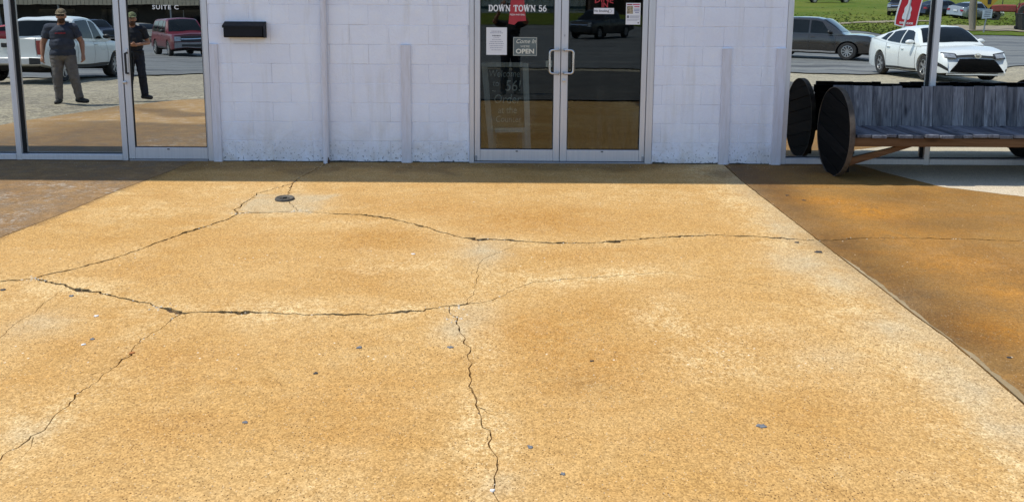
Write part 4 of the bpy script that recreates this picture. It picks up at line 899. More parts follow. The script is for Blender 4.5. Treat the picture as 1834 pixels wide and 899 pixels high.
def car(name, label, S, pm, cat='car', trim2=None, detail=True):
    """S: side profile of the lower body (top), roof line, wheels; x forward, z up, built around the middle of the wheelbase"""
    t = empty(name); tag(t, label, cat)
    L0, L1, HW, ZS = S['x0'], S['x1'], S['hw'], S['sill']; r, ww = S['wr'], S.get('ww', .22); AX = S['ax']; ar = r*1.17
    topx, topz = zip(*S['top']); top = lambda x: float(np.interp(x, topx, topz))
    box_rear = S.get('bed')
    def wp(x):
        rf_, rr_ = S.get('rf', .55), S.get('rr', .45); cf, cr_ = S.get('cf', .16), S.get('cr', .10)
        w = HW
        if x > L1-rf_: u = (x-(L1-rf_))/rf_; w *= 1-cf*u**2.2
        if x < L0+rr_: u = ((L0+rr_)-x)/rr_; w *= 1-cr_*u**2.4
        return w
    def bot(x):
        z = ZS
        if x > L1-.5: z = max(z, ZS+S.get('appr', .06)*((x-(L1-.5))/.5))
        if x < L0+.6: z = max(z, ZS+S.get('dep', .12)*((L0+.6-x)/.6))
        for a in AX:
            if abs(x-a) < ar: z = max(z, r+math.sqrt(ar*ar-(x-a)**2)*S.get('archk', 1.0)-.0)
        return z
    xs = set(np.linspace(L0, L1, 44))
    for a in AX:
        for k in np.linspace(-1, 1, 17): xs.add(a+ar*math.sin(k*math.pi/2)*.9999)
        xs.add(a-ar-.002); xs.add(a+ar+.002)
    for x in topx: xs.add(x)
    if box_rear: xs.update((box_rear[0]-.001, box_rear[0]+.06, box_rear[1]-.06, box_rear[1]+.001))
    xs = sorted(x for x in xs if L0-1e-6 <= x <= L1+1e-6)
    levels = [0, .10, .28, .46, .60, .74, .86, .95, 1.0]
    def gy_(s): return float(np.interp(s, [0, .06, .3, .52, .72, .9, 1.0], [.945, .965, .99, 1.0, .985, .962, .93]))
    def endshift(x, s, zt):
        sh = 0
        if x > L1-.30: sh -= S.get('nose', .14)*max(0, (s-.55)/.45)**1.6*((x-(L1-.30))/.30)
        if x < L0+.30: sh += S.get('tailin', .08)*max(0, (s-.6)/.4)**1.5*((L0+.30-x)/.30)
        return x+sh
    rings = []
    for x in xs:
        zt, zb, w = top(x), bot(x), wp(x); zt = max(zt, zb+.04)
        ring = [(endshift(x, 0, zt), 0, zb), (endshift(x, 0, zt), w*.7, zb)]
        for s in levels:
            z = max(ZS+(zt-ZS)*s, zb); ring.append((endshift(x, s, zt), w*gy_((z-ZS)/(zt-ZS)), z))
        dp = .46 if (box_rear and box_rear[0]+.05 <= x <= box_rear[1]-.05) else 0
        cw = S.get('crown', .025)
        if box_rear and x <= box_rear[1]+.01: cw = 0
        ring += [(endshift(x, 1, zt), w*.86, zt+.004), (endshift(x, 1, zt), w*.84, zt+.005-dp), (endshift(x, 1, zt), w*.45, zt+cw*.8-dp+.001), (endshift(x, 1, zt), 0, zt+cw-dp+.001)]
        rings.append(ring)
    n = len(rings[0]); mb = MB()
    for sgn in (1, -1):
        vs_ = [(p[0], p[1]*sgn, p[2]) for ring in rings for p in ring]
        fs = [(i*n+k, (i+1)*n+k, (i+1)*n+k+1, i*n+k+1) for i in range(len(rings)-1) for k in range(n-1)]
        fs += [tuple(range(n))[::-1], tuple((len(rings)-1)*n+k for k in range(n))]
        mb.add(vs_, [f if sgn > 0 else f[::-1] for f in fs])
    me = mb.mesh('body'); bm = bmesh.new(); bm.from_mesh(me); bmesh.ops.remove_doubles(bm, verts=bm.verts[:], dist=1e-4); bmesh.ops.recalc_face_normals(bm, faces=bm.faces[:]); bm.to_mesh(me); bm.free(); finish(me, 38)
    body = link('body', me, t, pm)
    # wheel wells and underside
    for a in AX: MB().box(a-ar*.98, a+ar*.98, -HW*.80, HW*.80, r*.7, r+ar*.99).build('wheel_well', M_WELL, t)
    MB().box(L0+.25, L1-.25, -HW*.72, HW*.72, ZS-.05, ZS+.12).build('underbody', M_WELL, t)
    # cabin
    C = S['cab']; rx, rz = zip(*C['roof']); roof = lambda x: float(np.interp(x, rx, rz)); wb, wr_ = C['wb'], C['wr']; zr = max(rz)
    xa, xb = rx[0], rx[-1]; cx = sorted(set(np.linspace(xa, xb, 34)) | set(rx))
    def cside(x, z):
        b = top(x); k = min(1, max(0, (z-b)/(zr-b))); ease = k**1.25
        w_ = wb+(wr_-wb)*ease
        if x > C.get('taper_f', xb): w_ -= .0
        return w_*(wp(x)/HW)
    def csec(x, v):
        """v 0..1: belt to roof edge; 1..2: roof edge to centre line"""
        z1 = max(roof(x), top(x)+.002); b = top(x)-.03
        if v <= 1:
            z = b+(z1-.045*min(1, (z1-b)/.3)-b)*v; return (x, cside(x, z), z)
        q = v-1; we = cside(x, z1); cr_ = .035*min(1, (z1-b)/.3)
        return (x, we*(1-q)*(1-.10*math.sin(q*math.pi)*.0), z1-.045*min(1, (z1-b)/.3)*(1-min(1, q*5))**2+cr_*math.sin(q*math.pi/2))
    vv = [0, .25, .5, .75, 1, 1.06, 1.14, 1.3, 1.6, 2.0]; mb = MB()
    for sgn in (1, -1):
        vs_ = []
        for x in cx:
            for v in vv: p = csec(x, v); vs_.append((p[0], p[1]*sgn, p[2]))
        m_ = len(vv); fs = [(i*m_+k, (i+1)*m_+k, (i+1)*m_+k+1, i*m_+k+1) for i in range(len(cx)-1) for k in range(m_-1)]
        mb.add(vs_, [f if sgn > 0 else f[::-1] for f in fs])
    me = mb.mesh('cabin'); bm = bmesh.new(); bm.from_mesh(me); bmesh.ops.remove_doubles(bm, verts=bm.verts[:], dist=1e-4); bmesh.ops.recalc_face_normals(bm, faces=bm.faces[:]); bm.to_mesh(me); bm.free(); finish(me, 40)
    link('cabin', me, t, pm)
    # glass
    def scr(nm, x0, x1, up=.010):
        def P(u, w):
            x = x0+(x1-x0)*u; y = -1+2*w; p = csec(x, 2-abs(y)*.90)
            return (p[0]+(up if x0 > 0 else -up)*.8, p[1]*(1 if y > 0 else -1), p[2]+up)
        MB().grid(P, 8, 16).build(nm, M_CARGLASS, t, smooth=60)
    scr('windshield', C['ws'][0], C['ws'][1]); scr('rear_window', C['rw'][0], C['rw'][1])
    for sgn in (1, -1):
        for (b0, b1, t0, t1) in C['side']:
            def P(u, w):
                xx0 = b0+(b1-b0)*u; xx1 = t0+(t1-t0)*u; x = xx0+(xx1-xx0)*w
                zb_ = top(x)+C.get('lip', .035); zt_ = max(zb_+.01, roof(x)-C.get('drip', .075)); z = zb_+(zt_-zb_)*w
                return (x, sgn*(cside(x, z)+.008), z)
            MB().grid(P, 8, 6).build('side_window', M_CARGLASS, t, smooth=60)
    for a in AX:
        for s in (1, -1): wheel(t, a, s*(HW-ww*.55), r, ww, S.get('spokes', 10), s)
    # front and rear fittings follow the curved ends
    def fx(y, z):
        zt = top(L1-.05); s = (z-ZS)/(zt-ZS); u = min(1.0, max(0.0, (1-abs(y)/(HW*gy_(s)))/S.get('cf', .16))); 
        x = L1-S.get('rf', .55)*(1-(u if u < 1 else 1)**.0) if False else None
        lo, hi = L1-S.get('rf', .55), L1
        yy = abs(y)
        if wp(hi)*gy_(s) >= yy: x = hi
        else:
            for _ in range(18):
                mid = (lo+hi)/2
                if wp(mid)*gy_(s) >= yy: lo = mid
                else: hi = mid
            x = lo
        return endshift(x, s, zt)
    def bxk(y, z):
        zt = top(L0+.05); s = (z-ZS)/(zt-ZS); lo, hi = L0, L0+S.get('rr', .45); yy = abs(y)
        if wp(lo)*gy_(s) >= yy: x = lo
        else:
            for _ in range(18):
                mid = (lo+hi)/2
                if wp(mid)*gy_(s) >= yy: hi = mid
                else: lo = mid
            x = hi
        return endshift(x, s, zt)
    def patch(nm, mat, y0, y1, zb_, zt_, end='f', off=.010, nu=12, taper=0.0):
        f0 = (lambda u: zb_) if not callable(zb_) else zb_; f1 = (lambda u: zt_) if not callable(zt_) else zt_
        def P(u, w):
            z = f0(u)+(f1(u)-f0(u))*w; y = (y0+(y1-y0)*u)*(1-taper*w)
            return ((fx(y, z)+off) if end == 'f' else (bxk(y, z)-off), y, z)
        mb = MB().grid(P, nu, 4); k = len(mb.v)
        back = [(v[0]+(-.03 if end == 'f' else .03), v[1], v[2]) for v in mb.v]; nv = 5
        mb.add(back, [])
        loop = [i*nv for i in range(nu+1)]+[nu*nv+j for j in range(1, nv)]+[i*nv+nv-1 for i in range(nu-1, -1, -1)]+[j for j in range(nv-2, 0, -1)]
        for a, b in zip(loop, loop[1:]+loop[:1]): mb.f.append((a, b, b+k, a+k))
        return mb.build(nm, mat, t, smooth=50)
    S['fit'](t, patch, S, M_LAMP, M_TAIL, M_TRIMBLK, M_CHROME, pm)
    if detail:
        for sgn in (1, -1):
            for x in S['handles']:
                z = top(x)-.13; MB().box(x-.09, x+.09, sgn*(HW*.985)-.018, sgn*(HW*.985)+.022, z-.014, z+.014, .008).build('door_handle', S.get('handle_mat', pm), t)
            for x in S['seams']:
                def P(u, w): 
                    z = ZS+.08+(top(x)-.02-ZS-.08)*u; return (x+(w-.5)*.012, sgn*(wp(x)*gy_((z-ZS)/(top(x)-ZS))+.0035), z)
                MB().grid(P, 8, 1).build('door_seam', M_TRIMBLK, t)
            mx, mz = S['mirror']; y0 = cside(mx, top(mx)+.08)
            m = MB(); m.grid(lambda u, w: (mx+.07*math.cos(2*math.pi*u)*math.sin(math.pi*w), sgn*(y0+.14-.11*math.cos(math.pi*w)), mz+.075*math.sin(2*math.pi*u)*math.sin(math.pi*w)), 12, 8)
            m.build('wing_mirror', S.get('mirror_mat', pm), t, smooth=60)
            # sill strip
            def P(u, w):
                x = AX[0]+ar+.03+(AX[1]-AX[0]-2*ar-.06)*u; z = ZS+.015+.07*w; return (x, sgn*(wp(x)*gy_((z-ZS)/(top(x)-ZS))+.006), z)
            MB().grid(P, 6, 2).build('sill_strip', S.get('sill_mat', M_TRIMBLK), t)
    return t
def put(o, x, y, heading):
    """stand a car on the sloping ground; heading = compass vector of its nose"""
    hx, hy = Vector(heading).normalized(); w = 1.35
    zf, zb = gz(x+hx*w, y+hy*w), gz(x-hx*w, y-hy*w); zl, zr = gz(x-hy*.75, y+hx*.75), gz(x+hy*.75, y-hx*.75)
    f = Vector((hx*2*w, hy*2*w, zf-zb)).normalized(); l = Vector((-hy*1.5, hx*1.5, zl-zr)).normalized(); u = f.cross(l).normalized(); l = u.cross(f)
    o.rotation_mode = 'QUATERNION'; o.rotation_quaternion = Matrix((f, l, u)).transposed().to_quaternion()
    o.location = (x, y, (zf+zb)/2+.035)

# ---- fittings
M_MESH = pmat('black_grille_mesh', (.004, .004, .004), (.008, .008, .008), 60, .9, spec=.05)
def fit_camry(t, patch, S, LA, TA, BK, CR, pm):
    patch('grille', M_MESH, -.66, .66, lambda u: .265+.02*abs(2*u-1)**3, .60, off=.014, taper=.36)
    patch('upper_grille', BK, -.50, .50, .655, lambda u: .705-.02*abs(2*u-1), off=.012)
    e = MB().lathe([(.05, -.004), (.065, -.004), (.065, .012), (.05, .012), (.05, -.004)], 'x', 20, (S['x1']-.035, 0, .68)); e.v = [(v[0], v[1]*1.45, v[2]) for v in e.v]; e.build('emblem', CR, t, smooth=50)
    m = MB().box(S['x1']-.04, S['x1']-.028, -.09, .09, .672, .688); m.build('emblem_bar', CR, t)
    for s in (1, -1):
        patch('headlight', LA, s*.50, s*.865, lambda u: .63+.03*u, lambda u: .72+.05*u, off=.012, nu=10); patch('lamp_surround', BK, s*.46, s*.87, lambda u: .615+.02*u, lambda u: .735+.06*u, off=.007, nu=10)
        patch('fog_slash', BK, s*.70, s*.86, lambda u: .30+.12*u, lambda u: .36+.16*u, off=.010, nu=8)
        patch('tail_light', TA, s*.50, s*.86, .70, .86, end='r', nu=8)
    patch('number_plate', M_PLATE, -.16, .16, .62, .78, end='r'); patch('bumper_lip', pm, -.72, .72, .20, .235, off=.02)
def fit_suv(t, patch, S, LA, TA, BK, CR, pm):
    patch('grille', BK, -.55, .55, .52, .84, off=.012)
    for s in (1, -1):
        patch('headlight', LA, s*.46, s*.84, lambda u: .80+.02*u, lambda u: .90+.02*u, off=.014, nu=8); patch('lower_lamp', BK, s*.56, s*.84, .42, .70, off=.010, nu=8)
        patch('chrome_fang', CR, s*.50, s*.56, lambda u: .44, .80, off=.018, nu=3); patch('tail_light', TA, s*.55, s*.85, .88, 1.02, end='r', nu=8)
    patch('lower_bumper', BK, -.7, .7, .27, .42, off=.012); patch('skid_plate', CR, -.5, .5, .24, .28, off=.02); patch('number_plate', M_PLATE, -.16, .16, .70, .84, end='r')
def fit_tahoe(t, patch, S, LA, TA, BK, CR, pm):
    patch('grille', BK, -.52, .52, .74, 1.0, off=.012); patch('grille_bar', CR, -.52, .52, .85, .89, off=.022)
    patch('bumper', S['bump_mat'], -.86, .86, .44, .70, off=.05); patch('bumper_intake', BK, -.5, .5, .48, .60, off=.056)
    for s in (1, -1):
        patch('headlight', LA, s*.54, s*.86, .76, .98, off=.012, nu=8); patch('tail_light', TA, s*.70, s*.88, .95, 1.35, end='r', nu=6)
    patch('number_plate', M_PLATE, -.16, .16, .80, .95, end='r')
def fit_pickup(t, patch, S, LA, TA, BK, CR, pm):
    patch('grille', BK, -.62, .62, .74, 1.08, off=.012); patch('grille_bar', CR, -.6, .6, .88, .95, off=.022); patch('front_bumper', S['bump_mat'], -.88, .88, .46, .70, off=.06)
    rb = MB().box(S['x0']-.14, S['x0']+.02, -.93, .93, .50, .70, .03); rb.build('rear_bumper', S['bump_mat'], t)
    MB().box(S['x0']-.146, S['x0']-.138, -.16, .16, .53, .67).build('number_plate', M_PLATE, t)
    MB().box(S['x0']-.03, S['x0']-.004, -.13, .13, .98, 1.10, .01).build('tailgate_handle', BK, t)
    MB().box(S['x0']-.148, S['x0']-.139, .62, .90, .52, .685).build('bumper_step', BK, t); MB().box(S['x0']-.148, S['x0']-.139, -.90, -.62, .52, .685).build('bumper_step', BK, t)
    for s in (1, -1):
        patch('headlight', LA, s*.64, s*.90, .80, 1.04, off=.012, nu=8); patch('tail_light', TA, s*.78, s*.935, .78, 1.16, end='r', nu=6)
        MB().box(S['x0']-.004, S['x0']+.004, s*.765-.006, s*.765+.006, .74, 1.22).build('tailgate_seam', BK, t)
    for s in (1, -1):
        MB().box(-1.15, 1.25, s*.90-.06, s*.90+.06, .36, .44, .03).build('running_board', BK, t)
SED = dict(x0=-2.42, x1=2.40, hw=.91, sill=.20, wr=.335, ww=.225, ax=(-1.40, 1.38), rf=.75, rr=.55, cf=.20, cr=.14, nose=.20, tailin=.10, crown=.03,
    top=[(-2.42, .98), (-2.30, 1.06), (-1.75, 1.07), (-.8, .985), (.6, .945), (1.0, .93), (1.5, .885), (2.0, .80), (2.25, .735), (2.40, .70)],
    cab=dict(roof=[(-1.95, 1.05), (-1.55, 1.17), (-1.0, 1.36), (-.55, 1.435), (-.1, 1.455), (.25, 1.43), (.5, 1.36), (.85, 1.14), (1.12, .935)], wb=.865, wr=.60, ws=(.40, 1.02), rw=(-1.85, -1.02),
             side=[(-.05, .80, -.05, .42), (-.95, -.13, -.80, -.13), (-1.38, -1.02, -1.12, -.90)], drip=.085),
    handles=(-.82, .12), seams=(-.98, -.09, .90), mirror=(.72, 1.03), fit=fit_camry, spokes=5)
SUVS = dict(x0=-2.32, x1=2.32, hw=.92, sill=.28, wr=.36, ww=.235, ax=(-1.34, 1.34), rf=.7, rr=.45, cf=.16, cr=.10, nose=.12, tailin=.02,
    top=[(-2.32, 1.10), (-1.8, 1.10), (.8, 1.03), (1.1, 1.03), (1.6, 1.02), (2.05, .97), (2.32, .90)],
    cab=dict(roof=[(-2.25, 1.15), (-2.05, 1.56), (-1.7, 1.66), (-.6, 1.71), (.1, 1.69), (.42, 1.62), (.85, 1.30), (1.18, 1.04)], wb=.875, wr=.66, ws=(.36, 1.08), rw=(-2.22, -2.02),
             side=[(-.10, .78, -.10, .34), (-1.10, -.18, -1.05, -.18), (-1.95, -1.18, -1.85, -1.13)], drip=.085),
    handles=(-.98, .02), seams=(-1.14, -.14, .85), mirror=(.66, 1.13), fit=fit_suv, spokes=10, mirror_mat=M_TRIMBLK, sill_mat=M_CHROME)
TAH = dict(x0=-2.55, x1=2.50, hw=.99, sill=.36, wr=.385, ww=.25, ax=(-1.50, 1.45), rf=.45, rr=.3, cf=.10, cr=.06, nose=.08, tailin=.0, crown=.04,
    top=[(-2.55, 1.22), (.9, 1.16), (1.15, 1.16), (1.7, 1.13), (2.3, 1.09), (2.50, 1.06)],
    cab=dict(roof=[(-2.53, 1.25), (-2.40, 1.78), (-2.1, 1.86), (-.5, 1.89), (.25, 1.87), (.5, 1.80), (.9, 1.42), (1.15, 1.17)], wb=.94, wr=.76, ws=(.46, 1.08), rw=(-2.51, -2.40),
             side=[(-.02, .78, -.02, .42), (-1.05, -.12, -1.05, -.12), (-2.25, -1.15, -2.18, -1.15)], drip=.10),
    handles=(-.95, .08), seams=(-1.1, -.07, .92), mirror=(.72, 1.28), fit=fit_tahoe, spokes=5, mirror_mat=M_TRIMBLK, bump_mat=pmat('grey_bumper', (.28, .27, .27), (.22, .21, .21), 6, .5))
PUP = dict(x0=-2.85, x1=2.90, hw=.99, sill=.40, wr=.40, ww=.26, ax=(-1.75, 1.85), rf=.40, rr=.12, cf=.08, cr=.02, nose=.10, tailin=.0, crown=.045, appr=.05, dep=.10,
    top=[(-2.85, 1.20), (-.95, 1.20), (-.90, 1.19), (1.2, 1.17), (1.5, 1.18), (2.2, 1.15), (2.75, 1.10), (2.90, 1.06)], bed=(-2.85, -.98),
    cab=dict(roof=[(-.95, 1.24), (-.82, 1.76), (-.6, 1.85), (.1, 1.89), (.55, 1.86), (.8, 1.76), (1.2, 1.42), (1.5, 1.18)], wb=.945, wr=.74, ws=(.76, 1.42), rw=(-.94, -.83),
             side=[(.32, 1.08, .32, .70), (-.72, .22, -.62, .22)], drip=.10, lip=.05),
    handles=(-.45, .45), seams=(-.86, .27, 1.28), mirror=(1.02, 1.30), fit=fit_pickup, spokes=6, mirror_mat=M_TRIMBLK, bump_mat=pmat('white_bumper', (.62, .63, .62), (.55, .55, .54), 6, .4))
P_WHITE = paint('white_car_paint', (.74, .76, .74)); P_GREY = paint('dark_bronze_car_paint', (.075, .064, .054), .75, .22, .8); P_MAR = paint('maroon_car_paint', (.115, .006, .014), .0, .35, .2)
P_BLK = paint('black_car_paint', (.010, .011, .014), .2); P_SIL = paint('silver_car_paint', (.36, .38, .38), .5); P_RED = paint('red_car_paint', (.42, .015, .02)); P_TAN = paint('champagne_car_paint', (.30, .27, .21), .4); P_NAVY = paint('navy_car_paint', (.02, .025, .04), .3)
c = car('white_sedan', 'white sedan with a big black grille parked on gravel, mirrored above the bench', SED, P_WHITE); put(c, 12.22, -14.25, (-.035, .999))
c = car('grey_suv', 'dark bronze grey SUV driving on the street, mirrored left of the white sedan', SUVS, P_GREY); put(c, 12.35, -23.0, (.84, .54)); c.scale = (.96, .96, .96)
c = car('maroon_suv', 'maroon boxy SUV on the street, mirrored in the SUITE C door', TAH, P_MAR, trim2=True); put(c, -17.6, -33.2, (.588, .809))
c = car('white_pickup', 'white crew cab pickup truck parked on the gravel, mirrored in the left window', PUP, P_WHITE, 'pickup'); put(c, -12.98, -14.0, (-.105, -.995)); c.scale = (.93, .93, .93)
c = car('black_pickup', 'black pickup truck on the street, mirrored in the right entrance door', dict(PUP, bump_mat=M_TRIMBLK), P_BLK, 'pickup'); put(c, 6.13, -44.4, (-.588, .809))
c = car('silver_sedan', 'silver sedan parked on the grass, mirrored behind the yellow road sign', dict(SED, fit=fit_camry), P_SIL); put(c, 39.3, -57.6, (.93, -.36))
c = car('dark_pickup', 'dark pickup parked on the grass, mirrored beside the red drink banner', dict(PUP, bump_mat=M_CHROME), P_BLK, 'pickup'); put(c, 36.2, -63.5, (-.55, .83))
c = car('navy_sedan', 'dark navy car parked on the grass between dark pickup and silver sedan', SED, P_NAVY); put(c, 38.2, -61.0, (.95, -.3))
c = car('parked_pickup', 'black pickup standing at the top of the grass bank', dict(PUP, bump_mat=M_TRIMBLK), P_BLK, 'pickup'); put(c, 41.5, -93.5, (.97, .2))
c = car('red_sedan', 'red car parked across the street, mirrored behind the white pickup bed', SED, P_RED); put(c, -37.5, -50.5, (.9, -.4))
c = car('champagne_sedan', 'champagne coloured car parked under the canopy behind the man with folded hands', SED, P_TAN); put(c, -30.4, -56.0, (.85, .5))
c = car('dark_hatchback', 'dark SUV parked under the canopy behind the white pickup cab', SUVS, P_NAVY); put(c, -33.8, -55.0, (.8, .6))
# ------------------------------------------------------------------ people (mirrored in the glass)
M_SKIN = pmat('skin', (.42, .22, .14), (.36, .18, .11), 14, .55); M_HAIR = pmat('dark_brown_hair', (.035, .02, .012), (.06, .035, .02), 60, .8, bump=.6)
M_SOLE = pmat('shoe_rubber', (.02, .02, .02), (.05, .05, .05), 20, .7)
def camo(name, a, b, c):
    if name in MATS: return MATS[name]
    t = NT(name); v = t.coord('Object'); n = t.noise(v, 28, 2, .5); n2 = t.noise(v, 40, 2, .5, 1)
    t.p(Base_Color=t.mix(t.ramp(n2, .52, .56), t.mix(t.ramp(n, .47, .52), a, b), c), Roughness=.9); MATS[name] = t.m; return t.m
def capsule(mb, p, q, r0, r1, seg=14):
    p, q = Vector(p), Vector(q); d = q-p; l = d.length or 1e-6; d = d/l; prof = []
    for k in range(5): a = R(-90+18*k); prof.append((p+d*(r0*math.sin(a)), r0*math.cos(a)+1e-4))
    prof.append((p, r0)); prof.append((q, r1))
    for k in range(1, 6): a = R(18*k); prof.append((q+d*(r1*math.sin(a)), r1*math.cos(a)+1e-4))
    mb.tube([x[0] for x in prof], [x[1] for x in prof], seg)
def ellipsoid(mb, c, rx, ry, rz, seg=18):
    mb.grid(lambda u, w: (c[0]+rx*math.cos(2*math.pi*u)*math.sin(math.pi*w), c[1]+ry*math.sin(2*math.pi*u)*math.sin(math.pi*w), c[2]-rz*math.cos(math.pi*w)), seg, 10)
def figure(name, label, loc, face, J, bulk, shirt, pants, shoes, sleeve=.55, cap_mat=None, beard=None, extras=None, size=1.0):
    """J: joint positions (x right, y forward, z up). One continuous body by voxel union; clothes are shells over it."""
    t = empty(name, loc); tag(t, label, 'person'); t.rotation_euler = (0, 0, math.atan2(-face[0], face[1]))
    prims = []    # (kind, zone, data)
    def cap_(z, a, b, r0, r1): prims.append(('c', z, Vector(a), Vector(b), r0, r1))
    def ell(z, c, rx, ry, rz): prims.append(('e', z, Vector(c), (rx, ry, rz)))
    b = bulk; V = {k: Vector(v) for k, v in J.items() if isinstance(v, tuple)}
    hip, chest, neck, head = V['hip'], V['chest'], V['neck'], V['head']
    ell('shirt', chest, .175*b, .118*b, .20); ell('shirt', (chest+hip)/2+Vector((0, .012*b, -.01)), .165*b, .122*b*1.02, .18); ell('pants', hip, .172*b, .125*b, .145)
    cap_('shirt', V['lsh'], V['rsh'], .068*b**.5, .068*b**.5)
    cap_('skin', neck-Vector((0, 0, .05)), head-Vector((0, 0, .05)), .062*b**.5, .056)
    ell('skin', head+Vector((0, 0, .02)), .076, .096, .115); ell('skin', head+Vector((0, .022, -.065)), .056, .066, .062); ell('skin', head+Vector((0, .100, -.015)), .014, .022, .026)
    for s in (-1, 1): ell('skin', head+Vector((s*.078, -.005, -.005)), .014, .024, .034)
    for s in 'lr':
        sh, el, wr = V[s+'sh'], V[s+'el'], V[s+'wr']; k = b**.6; cut = sh.lerp(el, sleeve)
        cap_('shirt', sh, cut, .064*k, .056*k); cap_('skin', cut, el, .049*k, .043*k); cap_('skin', el, wr, .043*k, .028)
        d = (wr-el).normalized(); pn = Vector(J.get(s+'palm', (0, 1, 0))).normalized(); side = d.cross(pn).normalized(); pn = side.cross(d).normalized()
        c0 = wr+d*.055
        cap_('skin', wr+d*.01, wr+d*.085, .030, .036); ell('skin', c0, .036, .030, .036)
        curl = J.get(s+'curl', .5)
        for i, (off, ln) in enumerate(((-.030, .065), (-.010, .075), (.010, .070), (.030, .055))):
            q0 = wr+d*.088+side*off; q1 = q0+(d*math.cos(curl*.7)+pn*math.sin(curl*.7))*ln*.55; q2 = q1+(d*math.cos(curl*1.7)+pn*math.sin(curl*1.7))*ln*.5
            cap_('skin', q0, q1, .0105, .0095); cap_('skin', q1, q2, .0095, .008)
        sg = -1 if s == 'l' else 1
        th = wr+d*.035-side*.034*1.0; th1 = th+(d*.7+pn*.5-side*.5).normalized()*.04; cap_('skin', th, th1, .014, .011); cap_('skin', th1, th1+(d*.9+pn*.4).normalized()*.032, .011, .009)
        hp, kn, an = V[s+'hip'], V[s+'kn'], V[s+'an']
        cap_('pants', hp, kn, .098*b**.7, .070*b**.5); cap_('pants', kn, an+Vector((0, 0, .03)), .070*b**.5, .056*b**.3)
        toe = Vector(J[s+'toe']); fd = (toe-an); fd.z = 0; fd.normalize(); fl = Vector((an.x, an.y, .0))
        cap_('shoes', fl-fd*.045+Vector((0, 0, .046)), fl+fd*.06+Vector((0, 0, .044)), .044, .045); cap_('shoes', fl+fd*.06+Vector((0, 0, .044)), fl+fd*.165+Vector((0, 0, .034)), .046, .034)
    mb = MB()
    for p in prims:
        if p[0] == 'c': capsule(mb, p[2], p[3], p[4], p[5])
        else: ellipsoid(mb, p[2], *p[3])
    tmp = link('tmp', mb.mesh('tmp')); rm = tmp.modifiers.new('r', 'REMESH'); rm.mode = 'VOXEL'; rm.voxel_size = .0105; s_ = tmp.modifiers.new('s', 'SMOOTH'); s_.iterations = 3; s_.factor = .5
    me = bpy.data.meshes.new_from_object(tmp.evaluated_get(bpy.context.evaluated_depsgraph_get())); bpy.data.objects.remove(tmp); me.name = 'body'; finish(me, 180)
    P = np.zeros(len(me.vertices)*3); me.vertices.foreach_get('co', P); P = P.reshape(-1, 3); best = np.full(len(P), 9e9); zone = np.empty(len(P), object)
    for p in prims:
        if p[0] == 'c':
            a, q = np.array(p[2]), np.array(p[3]); ab = q-a; k = np.clip(((P-a)@ab)/max(1e-9, ab@ab), 0, 1); dd = np.linalg.norm(P-(a+k[:, None]*ab), axis=1)-(p[4]+(p[5]-p[4])*k)
        else: dd = (np.linalg.norm((P-np.array(p[2]))/np.array(p[3]), axis=1)-1)*min(p[3])
        m = dd < best; best[m] = dd[m]; zone[m] = p[1]
    N = np.zeros(len(me.vertices)*3); me.vertices.foreach_get('normal', N); N = N.reshape(-1, 3); polys = [tuple(f.vertices) for f in me.polygons]
    fold = np.array([noise.noise(Vector((p[0]*9, p[1]*9, p[2]*22)))+.5*noise.noise(Vector((p[0]*30, p[1]*30, p[2]*30))) for p in P])
    link('body', me, t, M_SKIN)
    for zn, nm, mat, off in (('shirt', 'shirt', shirt, .012), ('pants', 'trousers', pants, .013), ('shoes', 'shoes', shoes, .006)):
        hem = hip.z+.015
        if zn == 'shirt': sel = [f for f in polys if sum(zone[i] == 'shirt' for i in f) >= 2 or (np.mean([P[i][2] for i in f]) > hem-.10 and all(zone[i] == 'pants' for i in f) and np.mean([P[i][2] for i in f]) > hem-.06)]
        else: sel = [f for f in polys if sum(zone[i] == zn for i in f) >= 2]
        ids = sorted({i for f in sel for i in f}); mp = {i: k for k, i in enumerate(ids)}
        k_ = 1.35 if zn == 'shirt' else 1.0
        vs_ = [tuple(P[i]+N[i]*(off*k_+fold[i]*(.008 if zn != 'shoes' else .0))) for i in ids]
        m2 = bpy.data.meshes.new(nm); m2.from_pydata(vs_, [], [tuple(mp[i] for i in f) for f in sel]); finish(m2, 180); link(nm, m2, t, mat)
    hd = head
    if cap_mat:
        m = MB(); m.grid(lambda u, w: (hd.x+.090*math.cos(2*math.pi*u)*math.cos(math.pi/2*w), hd.y-.004+.110*math.sin(2*math.pi*u)*math.cos(math.pi/2*w), hd.z+.052+.098*math.sin(math.pi/2*w)), 22, 7)
        cap_o = m.build('cap', cap_mat, t, smooth=70)
        m = MB(); n_ = 12
        up_ = [(hd.x+.082*math.cos(a), hd.y+.075+.105*math.sin(a), hd.z+.060-.018*math.sin(a)) for a in np.linspace(0, math.pi, n_)]
        m.add(up_+[(x, y, z-.008) for x, y, z in up_], [tuple(range(n_)), tuple(range(2*n_-1, n_-1, -1))]+[(i, (i+1) % n_, n_+(i+1) % n_, n_+i) for i in range(n_)])
        m.build('brim', cap_mat, cap_o)
    else:
        m = MB(); m.grid(lambda u, w: (hd.x+.083*math.cos(2*math.pi*u)*math.cos(math.pi/2*w), hd.y-.014+.102*math.sin(2*math.pi*u)*math.cos(math.pi/2*w), hd.z+.035+.105*math.sin(math.pi/2*w)), 20, 6); m.build('hair', M_HAIR, t, smooth=70)
    for s in (-1, 1):
        m = MB(); ellipsoid(m, (hd.x+s*.031, hd.y+.086, hd.z+.018), .014, .012, .009, 10); m.build('eye', pmat('eye_dark', (.03, .025, .02), (.5, .5, .5), 90, .3), t, smooth=60)
        m = MB(); m.box(hd.x+s*.032-.019, hd.x+s*.032+.019, hd.y+.088, hd.y+.098, hd.z+.035, hd.z+.043, .003); m.build('eyebrow', M_HAIR, t)
